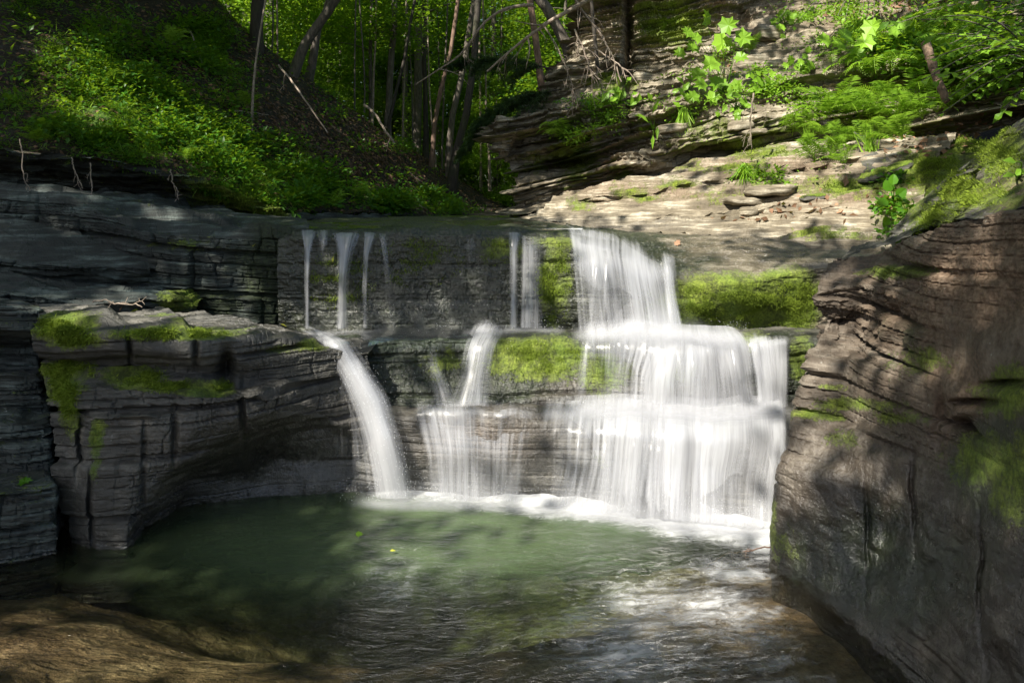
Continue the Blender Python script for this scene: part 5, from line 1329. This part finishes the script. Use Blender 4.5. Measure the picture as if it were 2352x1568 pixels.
# moss tufts: short fuzz growing on the mossy rock
def fuzz(n, maskf, names, L, seed, down=0.0):
    rng = np.random.default_rng(seed)
    p, nn = surf_pts(n, lambda x, y: maskf(x, y) * np.clip(.35 + 2.6 * fbm(x / 38, y / 22, 0 * x, 4, 77 + seed, .6), 0, 1), names, rng)
    tip = nn * (1 - down) + rng.normal(0, .45, p.shape) + [0, 0, .15 - down * 1.3]
    cl = np.clip(.38 + .6 * fbm(p[:, 0] * 9, p[:, 1] * 9, p[:, 2] * 7, 3, seed) + rng.normal(0, .18, n), 0, 1)
    q = leaves(p, tip, rng.normal(0, 1, p.shape), L * rng.uniform(.5, 1.3, n), 'narrow', cl)
    return tag(obj('moss', leaf_mesh('moss', [q], M_MOSSB)), kind='stuff')
fuzz(30000, lambda x, y: np.clip(blobs(x, y, [(1700,698,160,56,1.9),(1610,700,80,56,1.8),(1820,690,60,66,1.6)]) - .6, 0, 1) * (y > 648), ['upper_rock_ledge'], .013, 421, .8)
fuzz(9000, lambda x, y: np.clip(blobs(x, y, [(1240,820,110,45,1.25),(1390,850,40,50,.7)]) - .5, 0, 1), ['middle_rock_ledge'], .013, 422, .8)
fuzz(9000, lambda x, y: np.clip(blobs(x, y, [(1270,640,45,110,1),(1150,580,60,40,.7),(780,640,120,90,.6),(960,600,150,80,.6)]) - .35, 0, 1), ['upper_rock_ledge'], .020, 425, .8)
fuzz(20000, lambda x, y: np.clip(blobs(x, y, [(150,750,70,28,1.3),(180,780,60,20,1.0),(400,768,150,12,1.15),(160,850,70,25,1.25),(150,890,50,35,1.1),(310,865,80,18,1.05),(400,888,80,12,1.2),(500,885,40,9,1.3),(160,940,22,60,.9)]) - .5, 0, 1),
     ['undercut_rock_block'], .026, 423, .45)
fuzz(16000, lambda x, y: np.clip(blobs(x, y, [(2250,450,90,30,1.1),(2300,350,60,70,1.1),(2150,500,60,40,1.0),(2200,430,60,40,1),(2100,540,40,20,.9)]) - .45, 0, 1), ['mossy_rock_shoulder'], .022, 424, .1)
fuzz(12000, lambda x, y: np.clip(blobs(x, y, [(2150,380,60,40,1.1),(2080,420,60,30,1.0),(2230,330,60,30,.9),(1960,430,140,24,.8),(560,440,130,40,.9),(620,490,60,20,.8),(1900,540,100,12,.7),(1750,350,120,14,.7)]) - .45, 0, 1), ['bank_boulders', 'right_bank_slabs', 'rock_overhang', 'hillside'], .03, 426, .1)

# ferns
def frond_mesh(seed, L=1.0, pairs=19, curl=.35):
    rng = np.random.default_rng(seed)
    t = np.linspace(0, 1, 24)
    P = np.stack([0 * t, L * (t - .18 * t ** 3), L * curl * (np.sin(t * 2.2) * .9 - t ** 2 * .9)], -1)
    tang = nrm(np.gradient(P, axis=0))
    parts = []
    for i in range(pairs):
        f = .10 + .88 * (i + .5) / pairs
        q = np.array([np.interp(f, t, P[:, k]) for k in range(3)]); tg = np.array([np.interp(f, t, tang[:, k]) for k in range(3)])
        w = L * .25 * np.sin(np.pi * min(1, (f + .10)) ** .9) ** .8 * (1 - .25 * f) + .012
        for s in (-1, 1):
            d = nrm(np.array([s * 1.0, 0, 0]) + tg * .45 + [0, 0, -.18 + rng.normal(0, .1)])
            # pinna with small toothed leaflets
            m = 6
            b = np.array([q + d * w * u for u in np.linspace(.05, .85, m)])
            parts.append(leaves(q[None], d[None], np.array([[0, -.2, 1.]]), [w], 'pinna', np.array([.2 + .8 * rng.random()])))
    v, f_, a = join(parts)
    tv, tf = tube(P[::3], .006 * L * np.linspace(1.3, .4, 8), 4)
    tri = np.concatenate([tf[:, [0, 1, 2]], tf[:, [0, 2, 3]]])
    V = np.concatenate([v, tv]); Fc = np.concatenate([f_, tri + len(v)]); A = np.concatenate([a, np.full(len(tv), .9)])
    return mk_mesh('frond', V, Fc, M_FERN, dict(rnd=A), smooth=False)
FR = [frond_mesh(500 + k, curl=c) for k, c in enumerate((.25, .4, .5, .15))]
rngf = np.random.default_rng(77)
def fern(px, py, size, n, label, group=None, hang=0.0, yaw0=None, width=2.9):
    p, nn = hit(px, py)
    if p is None: return
    s = size / F * p[1]
    e = empty('fern', tuple(p + nn * .03), label, 'fern', group)
    for k in range(n):
        # fronds fan out from the wall toward the light
        a = math.atan2(nn[1], nn[0]) + ((k + .5) / n - .5) * width + rngf.normal(0, .18) if yaw0 is None else yaw0 + rngf.normal(0, .35)
        tilt = rngf.uniform(.1, .9) - hang
        o = obj('frond', FR[int(rngf.integers(0, 4))], e)
        o.rotation_euler = (tilt, rngf.normal(0, .2), a - math.pi / 2)
        o.scale = (s * rngf.uniform(.8, 1.3),) * 3
FG = 'ferns massed on the sunlit shelf of the right bank'
for (px, py, sz, n) in [(1862,300,100,10),(1900,275,110,11),(1935,250,100,10),(1965,300,110,11),(2005,275,110,11),(2040,245,100,10),(2060,290,110,10),(2105,240,115,10),(2120,280,90,9),(2148,262,100,9),(1990,335,80,9),(2030,320,80,9),(2075,325,85,9),(2150,215,100,9),(1900,320,75,9),(1945,335,75,8)]:
    fern(px, py, sz, n, 'bright fern in the dense row massed on the sunlit shelf of the right bank', FG)
for (px, py, sz, n) in [(1870,372,80,8),(1905,366,85,8),(1945,380,60,7)]:
    fern(px, py, sz, n, 'small pale fern in the low clump on the ledge beneath the main fern row', 'pale ferns of the low clump')
fern(1818, 318, 105, 3, 'single upright feathery fern at the left end of the fern row', yaw0=-1.7)
fern(1300, 322, 95, 5, 'fern drooping left from the mossy ledge above the dark cliff hollow', yaw0=-2.7, hang=.4)
SG = 'ferns scattered over the green slope'
for (px, py, sz) in [(150,300,60),(330,330,55),(420,375,50),(250,210,60),(560,250,55),(390,110,60),(620,420,50),(700,440,45),(90,330,60)]:
    fern(px, py, sz, 7, 'one of the low ferns scattered over the green slope on the left', SG)
HG = 'ferns hanging over the dark recess'
for (px, py, sz, n) in [(1985,140,110,6),(2030,150,110,6),(2075,140,100,6),(1935,120,90,5),(2105,90,100,6),(2160,70,90,6)]:
    fern(px, py, sz, n, 'fern hanging down over the dark recess at the upper right', HG, hang=.9)
for (px, py, sz, n, l) in [(1720,128,60,6,'small fern between the lobed sapling and the pale stone'), (2240,190,90,7,'fern behind the round leaved shrub at the right edge'), (1480,300,50,5,'small grassy fern tuft halfway down the cliff'), (480,385,60,7,'fern tuft on the green slope over the dark overhang'),
                           (820,462,60,8,'bright green fern clump just behind the lip of the falls'),(760,480,60,8,'low fern clump nearest the lip of the falls on the left')]:
    fern(px, py, sz, n, l)

# lobed-leaf sapling in front of the cliff
def lobed_plant(foot, lv, label, mat, shape, name='leafy_plant', back=.25, cat='plant', seed=0):
    rngl = np.random.default_rng(seed)
    p, nn = hit(*foot)
    e = empty(name, tuple(p), label, cat)
    tl = []; D0 = p[1] - back
    for k, (px, py, sz, ang, droop) in enumerate(lv):
        q = W(px, py, D0 + rngl.normal(0, .07)) - p
        s = sz * (.74 if shape == 'lobed' else 1) / F * D0
        d = np.array([math.cos(ang), -.25 + rngl.normal(0, .15), math.sin(ang)])
        v, f, a = leaves(q[None], d[None], np.array([[rngl.normal(0, .2), -.75, .65 - droop]]), [s], shape, np.array([rngl.uniform(.5, 1)]))
        obj('leaf', mk_mesh('leaf', v, f, mat, dict(rnd=a), smooth=False), e)
        mid = q * .55 + rngl.normal(0, .02, 3) + [0, -.04, .03]
        tl.append((smooth_path([[0, 0, 0], mid, q], 8), .0035 * np.linspace(1.6, .6, 8)))
    obj('stem', tubes_mesh('stem', tl, M_FERN, 5), e)
    return e
# stems need the rnd attribute only for tint, bark material is fine for them
lobed_plant((1668, 215), [(1625,58,56,1.9,0),(1655,66,60,.4,.2),(1610,92,46,2.8,.2),(1640,92,70,-.3,.3),(1690,84,60,-.15,.4),(1600,105,50,3.6,.3),(1645,140,62,3.7,.4),(1610,160,50,4.0,.5),(1690,128,44,-.4,.5),
     (1655,180,60,4.1,.4),(1620,190,46,3.5,.3),(1680,190,50,-.9,.4),(1640,212,50,4.4,.5),(1600,215,40,3.9,.5),(1572,120,40,3.4,.4),(1588,80,40,2.6,.3)],
     'tall sapling with large bright lobed leaves in front of the layered cliff', M_LEAF_BR, 'lobed', 'sapling', seed=3)
lobed_plant((2010, 120), [(1955,85,60,2.9,.2),(1985,72,60,.6,.2),(2005,92,60,3.4,.3),(2040,70,56,.1,.3),(1935,100,50,3.5,.3),(1975,112,50,4.2,.4),(2060,60,46,.3,.3),(1905,92,50,3.1,.3)],
     'plant with broad lobed leaves above the ferns over the dark recess', M_LEAF_BR, 'lobed', seed=4)
lobed_plant((1500, 300), [(1498,262,40,1.2,.2),(1490,282,36,2.4,.3),(1510,290,36,4.6,.4),(1482,268,30,3.0,.3),(1500,310,34,4.6,.5)], 'tiny leafy sprout alone on the bare lower cliff', M_LEAF_BR, 'narrow', seed=5)
lobed_plant((2052, 470), [(2046,440,30,2.0,.2),(2058,452,30,.7,.3),(2040,462,28,3.4,.3),(2056,486,30,4.4,.4),(2042,500,26,3.9,.4),(2060,510,26,5.0,.5),(2050,425,26,1.4,.2)], 'upright herb with round leaves against the shaded mossy rock', M_UNDER, 'round', seed=6)
lobed_plant((2335, 410), [(2335,372,36,3.0,.2),(2350,388,34,3.7,.3),(2330,400,30,3.3,.2),(2355,362,36,.3,.2)], 'leafy sprout on the mossy shoulder at the right edge', M_LEAF_BR, 'oval', seed=7)
for fx_, fy_, lab, sd in [(1690, 250, 'low leafy plant at the foot of the lobed sapling', 21), (1760, 205, 'leafy plant under the angular block near the cliff top', 22), (1850, 165, 'leafy plant left of the plant with broad lobed leaves', 23),
                          (1580, 215, 'small leafy plant left of the tall sapling foot', 24), (1420, 235, 'leafy plant beside the stone with the yellow moss cap', 25), (1800, 60, 'leafy plant just right of the bare pale grey stone', 26)]:
    rq = np.random.default_rng(sd)
    lobed_plant((fx_, fy_), [(fx_ + rq.normal(0, 28), fy_ - 12 + rq.normal(0, 20), rq.uniform(16, 32), rq.uniform(0, 6.28), rq.uniform(.1, .5)) for _ in range(20)], lab, M_LEAF_BR, ['oval', 'simple', 'lobed'][sd % 3], seed=sd, back=.12)
# grass tufts
def grass(px, py, L, n, label, seed, down=False):
    rngl = np.random.default_rng(seed)
    p, nn = hit(px, py)
    if p is None: return
    parts, tl = [], L / F * p[1]
    o = np.zeros((n, 3)) + rngl.normal(0, .025, (n, 3))
    d = rngl.normal(0, .4, (n, 3)) + nn * .6 + ([0, 0, -1.0] if down else [0, 0, .9])
    T = leaves(o, d, rngl.normal(0, 1, (n, 3)), tl * rngl.uniform(.5, 1.1, n), 'blade', rngl.random(n))
    me = leaf_mesh('grass_tuft', [T], M_FERN)
    return tag(obj('grass_tuft', me, loc=tuple(p + nn * .02)), label, 'grass tuft')
grass(1568, 248, 70, 150, 'pale grass tuft hanging down the cliff under the lobed sapling', 1, True)
grass(1712, 388, 60, 130, 'grass tuft hanging over the sunlit slab with dark roots under it', 2, True)
grass(2000, 350, 50, 90, 'grass tuft at the foot of the fern row', 3)
grass(1855, 325, 40, 70, 'short grass tuft left of the fern row on the ledge', 4)

# round-leaved shrub leaning in from the right
def shrub(foot, tips, label, mat, seed, leaf=.13, shape='oval', per=9, name='shrub'):
    rngl = np.random.default_rng(seed)
    base = np.array(foot, float)
    e = empty(name, tuple(base), label, 'shrub')
    tl, parts = [], []
    for (px, py, Yd) in tips:
        q = W(px, py, Yd) - base
        mid = q * .5 + [0, 0, .16 * np.linalg.norm(q)] + rngl.normal(0, .05, 3)
        P = smooth_path([[0, 0, 0], mid, q], 14)
        tl.append((P, .007 * np.linspace(1.5, .4, 14)))
        for i in range(3, 14):
            for s in (-1, 1):
                t = nrm(P[i] - P[i - 1])
                side = nrm(np.cross(t, [0, 0, 1.]))
                d = nrm(t * .7 + side * s + rngl.normal(0, .25, 3) - [0, 0, .2])
                sz = leaf * rngl.uniform(.55, 1.1)
                parts.append(leaves((P[i] + d * .02)[None], d[None], (np.array([0, -.35, 1.]) + rngl.normal(0, .3, 3))[None], [sz], shape, np.array([rngl.random()])))
    obj('stem', tubes_mesh('stem', tl, M_BARK, 5), e)
    obj('foliage', leaf_mesh('foliage', parts, mat), e)
rs = np.random.default_rng(31)
shrub(W(2420, 180, 6.6), [(2330 - 250 * rs.random(), 30 + 230 * rs.random(), 5.9 + .5 * rs.random()) for _ in range(22)], 'leafy shrub with oval leaves leaning in from the right edge above the moss', M_LEAF_BR, 31, .115)
shrub(W(2480, 60, 7.2), [(2352 - 330 * rs.random(), -20 + 140 * rs.random(), 6.6 + .6 * rs.random()) for _ in range(18)], 'taller darker shrub filling the top right corner', M_LEAF, 32, .13)
shrub(W(2000, -60, 9.6), [(1960 + 120 * rs.normal(), 10 + 50 * rs.random(), 9.0 + .4 * rs.random()) for _ in range(14)], 'bright small leaved bush at the cliff top above the pale stone', M_LEAF_BR, 33, .09)
shrub(W(1330, 235, 10.3), [(1350 + 50 * rs.normal(), 255 + 30 * rs.normal(), 9.7 + .3 * rs.random()) for _ in range(9)], 'small bush trailing down the ledge left of the mossy topped stone', M_UNDER, 34, .07)

# ------------------------------------------------------------------ loose stones
def stone(px, py, w, h, label, mat, seed, depth=None, rot=0.0, moss=0.0, dark=False):
    rngl = np.random.default_rng(seed)
    p, nn = hit(px, py)
    if p is None: return
    s = w / F * p[1] / 2; hh = h / F * p[1] / 2; dd = depth or s * .7
    n1, n2 = 40, 26
    th = np.linspace(0, 2 * np.pi, n1, endpoint=True); ph = np.linspace(-np.pi / 2, np.pi / 2, n2)
    TH, PH = np.meshgrid(th, ph)
    def sg(v, e): return np.sign(v) * np.abs(v) ** e
    x = sg(np.cos(TH), .7) * sg(np.cos(PH), .45); y = sg(np.sin(TH), .7) * sg(np.cos(PH), .45); z = sg(np.sin(PH), .55)
    Q = np.stack([x * s, y * dd, z * hh], -1)
    k = 1 + .22 * fbm(x * 1.3 + seed, y * 1.3, z * .8, 3, seed)
    k = k + 0 * x; Q = Q * k[..., None]
    Q[:, -1] = Q[:, 0]
    Q[..., 2] += .10 * hh * np.round(2.5 * vn(x * 2, y * 2, z * 3, seed + 1))
    c, s_ = math.cos(rot), math.sin(rot)
    Q = np.stack([Q[..., 0] * c - Q[..., 2] * s_, Q[..., 1], Q[..., 0] * s_ + Q[..., 2] * c], -1)
    me = mk_mesh('stone', Q, grid_faces(n2, n1), mat, dict(moss=np.clip(z, 0, 1) * moss + 0 * z, brown=0 * z, wet=0 * z))
    return tag(obj('stone', me, loc=tuple(p + nn * dd * .15)), label, 'stone')
for a in [(1705,466,92,18,'flat pale stone lying on the sunlit slab above a dark gap',M_ROCK_WARM,1,None,-.06),
          (1770,440,110,22,'long flat stone just above and right of the flat pale one',M_ROCK_WARM,2,None,.03),
          (1394,220,62,26,'stone with a yellow moss cap jutting from the cliff',M_ROCK_WARM,3,None,.05,1.1),
          (1764,84,70,36,'bare pale grey stone among the herbs near the cliff top',M_ROCK_WARM,4,None,-.2),
          (1724,148,72,34,'angular block below the bare pale grey stone',M_ROCK_WARM,5,None,.25),
          (1700,288,56,22,'rounded slab end sticking out of the cliff beside the hanging root',M_ROCK_WARM,6,None,.1),
          (1728,306,70,14,'thin pale slab end right under the rounded one',M_ROCK_WARM,7,None,.12),
          (1545,300,82,20,'pale curved slab end low on the cliff under the grass tuft',M_ROCK_WARM,8,None,.15),
          (1905,276,50,20,'stone wedged behind the ferns at the dark bedding gap',M_ROCK,9,None,.2),
          (1870,455,60,16,'stone with moss over the leaf strewn ledges',M_ROCK,10,None,.1,1.0),
          (2010,405,70,22,'long mossy stone under the leaf litter beside the shaded rock',M_ROCK,11,None,.35,1.3),
          (2060,390,80,20,'upper mossy stone of the pair beside the shaded rock',M_ROCK,12,None,.4,1.3),
          (1462,262,40,12,'small stone on the cliff step right of the mossy hollow',M_ROCK_WARM,13,None,.3),
          (1720,487,40,20,'small stone in the gap under the flat pale one',M_ROCK_WARM,14,None,0)]:
    stone(*a)

# single leaves one can point at
def one_leaf(px, py, L, label, mat, shape='oval', ang=0.3, onwater=False, up=(0, -.3, 1)):
    if onwater:
        Yd = CAMH * F / (py - HY); p = np.array([(px - CX) / F * Yd, Yd, .03])
    else:
        p, nn = hit(px, py)
        if p is None: return
        p = p + nn * .012
    s = L / F * p[1]
    v, f, a = leaves(np.zeros((1, 3)), np.array([[math.cos(ang), .2, math.sin(ang) if not onwater else 0]]), np.array([up], float), [s], shape, np.array([.9]))
    v[:, 2] += .12 * np.abs(v[:, 1])
    return tag(obj('leaf', mk_mesh('leaf', v, f, mat, dict(rnd=a), smooth=False), loc=tuple(p)), label, 'leaf')
one_leaf(818, 1238, 17, 'bright green leaf floating on the pool', M_LEAF_BR, 'lobed', .1, True)
one_leaf(895, 1276, 14, 'yellowish leaf floating just past the bright green one', M_YLEAF, 'oval', .2, True)
one_leaf(275, 712, 18, 'curled brown leaf on top of the undercut block', M_DRY, 'oval', 1.2)
one_leaf(300, 714, 16, 'yellowish dry leaf beside the curled brown one on the block', M_YLEAF, 'lobed', .3)
one_leaf(644, 742, 26, 'thin yellow leaf on the wet rim of the block near the jet', M_YLEAF, 'narrow', -.4)
one_leaf(1553, 566, 16, 'orange dead leaf stuck on the wet slab right of the white curtain', M_DRY, 'lobed', 1.0)
one_leaf(1940, 430, 28, 'large brown leaf standing upright on the mossy ledge', M_DRYD, 'oval', 1.3, up=(0, -1, .2))
one_leaf(580, 566, 16, 'small pale leaf on the rim of the long shaded ledge', M_YLEAF, 'oval', .9)
one_leaf(765, 600, 14, 'yellow leaf caught behind the widest thin trickle', M_YLEAF, 'oval', 1.4)
one_leaf(2215, 155, 40, 'large brown curled leaf hanging among the ferns', M_DRY, 'oval', -1.2, up=(0, -1, .2))
one_leaf(45, 1113, 30, 'green leaf lying on the lowest dark rock step', M_UNDER, 'lobed', .2)
# ------------------------------------------------------------------ unseen trees added behind and beside the viewpoint, crowns thinned
# along the sun rays by LIT to shape where sun and shade fall
LIT = [(1500,600,260,90,1),(1450,840,430,120,1),(1550,1060,300,160,1),(1080,1040,110,140,.85),(1230,840,120,90,.95),(1700,700,220,70,1.5),(1290,640,70,100,.6),(830,880,70,150,1.0),(885,1080,60,110,1.0),
 (1000,1150,180,40,.9),(1500,1200,350,60,1),(1300,1290,380,100,.8),(950,1240,150,70,.4),(1600,1370,220,90,.5),(1050,1480,500,100,.12),
 (250,1440,320,70,.9),(150,1330,150,34,.6),(450,1530,260,50,.7),
 (380,726,240,28,1.5),(560,752,170,28,1.4),(150,740,60,22,.35),(350,865,90,20,.5),(510,885,40,16,.9),(690,800,120,30,.4),(150,440,60,20,.5),(420,495,120,12,.25),(400,560,100,26,.12),(520,690,60,60,.10),
 (150,150,60,60,.5),(240,230,90,55,.75),(340,300,110,45,.75),(450,360,80,36,.6),(130,190,40,20,.7),(560,410,90,40,.65),(640,470,50,30,.7),(940,450,80,16,.8),(720,400,60,20,.3),(850,320,90,18,.5),(250,110,60,40,.1),(520,220,60,20,.15),
 (1870,640,60,50,.85),(1930,860,90,80,.8),(1860,780,30,30,.6),(2100,520,60,15,.9),(2250,500,110,10,.8),(2250,640,200,120,.42),(2100,760,100,80,.4),(2060,1240,300,200,.16),(1830,950,34,70,.65),(1790,1180,30,90,.4),
 (2290,400,70,100,.75),(2200,460,60,40,.5),
 (1700,480,420,60,1),(1300,470,80,40,.85),(1500,420,120,40,.8),(1800,360,220,50,1),(1650,300,180,60,.75),(1450,230,120,60,.45),(1380,90,90,110,.5),(1600,100,110,110,.9),(1750,200,120,60,.85),(1950,60,130,70,1),
 (1960,270,200,90,1.1),(2100,270,80,50,.7),(2020,140,80,60,.7),(2250,120,120,120,.5),(1900,440,150,40,.85),(1950,540,100,30,.5)]
ZC = 9.0
kx, ky = SUN[0] / SUN[2], SUN[1] / SUN[2]
CELL = 0.11
x0, y0, nx_, ny_ = -24.0, -14.0, 330, 280
num = np.zeros((ny_, nx_)); den = np.zeros((ny_, nx_))
pts, pxs, pys = [], [], []
for py in range(4, 1600, 9):
    for px in range(-40, 2400, 9):
        d = Vector(W(px, py, 1.0)) - EYE
        dn = d.normalized()
        h = BVH.ray_cast(EYE, dn)
        q = h[0]
        if dn.z < 0:
            t = CAMH / -dn.z
            if q is None or h[3] > t: q = EYE + dn * t
        if q is None: continue
        pts.append((q[0], q[1], q[2])); pxs.append(px); pys.append(py)
pts = np.array(pts); pxs = np.array(pxs, float); pys = np.array(pys, float)
lit = np.clip(1.85 * blobs(pxs, pys, LIT) - .07, 0, 1)
cx_ = pts[:, 0] + kx * (ZC - pts[:, 2]); cy_ = pts[:, 1] + ky * (ZC - pts[:, 2])
wgt = (6.0 / np.maximum(pts[:, 1], 2)) ** -1.5
ii = ((cx_ - x0) / CELL).astype(int); jj = ((cy_ - y0) / CELL).astype(int)
ok = (ii >= 0) & (ii < nx_) & (jj >= 0) & (jj < ny_) & (pts[:, 1] < 22)
np.add.at(num, (jj[ok], ii[ok]), (lit * wgt)[ok]); np.add.at(den, (jj[ok], ii[ok]), wgt[ok])
num1 = gblur(gblur(num, 1.0, 0), 1.0, 1); den1 = gblur(gblur(den, 1.0, 0), 1.0, 1)
den3 = gblur(gblur(den, 5, 0), 5, 1); num3 = gblur(gblur(num, 5, 0), 5, 1)
Lc = np.where(den1 > .02, num1 / np.maximum(den1, 1e-6), num3 / np.maximum(den3, 1e-6))
inside = den3 > 0.012
gx_, gy_ = np.meshgrid(x0 + CELL * (np.arange(nx_) + .5), y0 + CELL * (np.arange(ny_) + .5))
dap = fbm(gx_ * 1.7, gy_ * 1.7, 0, 3, 611) * .9 + fbm(gx_ * 4.5, gy_ * 4.5, 0, 2, 613) * .5
Lc = np.clip(Lc + dap * .45 * np.clip(4 * Lc * (1.02 - Lc), 0, 1), 0.012, 1)
LS = 0.19
lai = np.where(inside, -np.log(np.clip(Lc, .015, 1)), 0) * 1.05
lai[Lc > .93] = 0
cnt = np.random.default_rng(3).poisson(lai * CELL * CELL / (.18 * LS * LS))
J, I = np.nonzero(cnt)
rep = cnt[J, I]; J = np.repeat(J, rep); I = np.repeat(I, rep)
rg = np.random.default_rng(4); n = len(J)
base = np.stack([x0 + (I + rg.random(n)) * CELL, y0 + (J + rg.random(n)) * CELL, np.full(n, ZC)], -1)
tsh = rg.uniform(-1.6, 2.4, n)
pos = base + SUN[None] * tsh[:, None]
ST = [(-10.2,-3.2,'tree','tall unseen tree added to shape the sun patches, on the left bank behind the viewpoint'), (-7.4,-8.6,'tree','tall unseen tree added to shape the sun patches, downstream of the viewpoint on the left'), (-12.2,3.6,'tree','tall unseen tree added to shape the sun patches, high on the left bank beside the dark rock steps'),
      (-13.5,10.5,'tree','tall unseen tree added to shape the sun patches, on the upper left hillside outside the frame'), (1.2,-9.5,'tree','tall unseen tree added to shape the sun patches, straight behind the viewpoint'), (7.6,5.2,'tree','unseen tree added to shape the sun patches, on the right bank above the near wall')]
tp = np.array([(a[0], a[1]) for a in ST])
own = np.argmin(((pos[:, None, :2] + [1.2, 1.2] - tp[None]) ** 2).sum(-1), 1)
for k, (x, y, nm, lab) in enumerate(ST):
    m = own == k
    if m.sum() < 50: continue
    z = float(ground_z(np.array(x), np.array(y)))
    o0 = np.array([x, y, z])
    e = empty('gobo_tree', tuple(o0), lab, 'tree')
    c = pos[m].mean(0) - o0
    tl = [(smooth_path([[0, 0, -.5], [0, 0, 3], [c[0] * .12, c[1] * .12, 7], [c[0] * .3, c[1] * .3, c[2] + 2.5]], 20), np.linspace(.26, .06, 20))]
    for b in range(9):
        q = pos[m][rg.integers(0, m.sum())] - o0
        s = tl[0][0][int(rg.integers(9, 17))]
        tl.append((smooth_path([s, s * .5 + q * .5 + [0, 0, .4], q], 9), np.linspace(.06, .012, 9)))
    obj('trunk', tubes_mesh('trunk', tl, M_BARK, 8), e)
    nn = int(m.sum())
    L = leaves(pos[m] - o0, rg.normal(0, 1, (nn, 3)), rg.normal(0, .5, (nn, 3)) + [0, 0, 1], np.full(nn, LS) * rg.uniform(.7, 1.25, nn), 'simple', rg.random(nn))
    obj('crown', leaf_mesh('crown', [L], M_LEAF), e)
print('SHADE LEAVES', n)
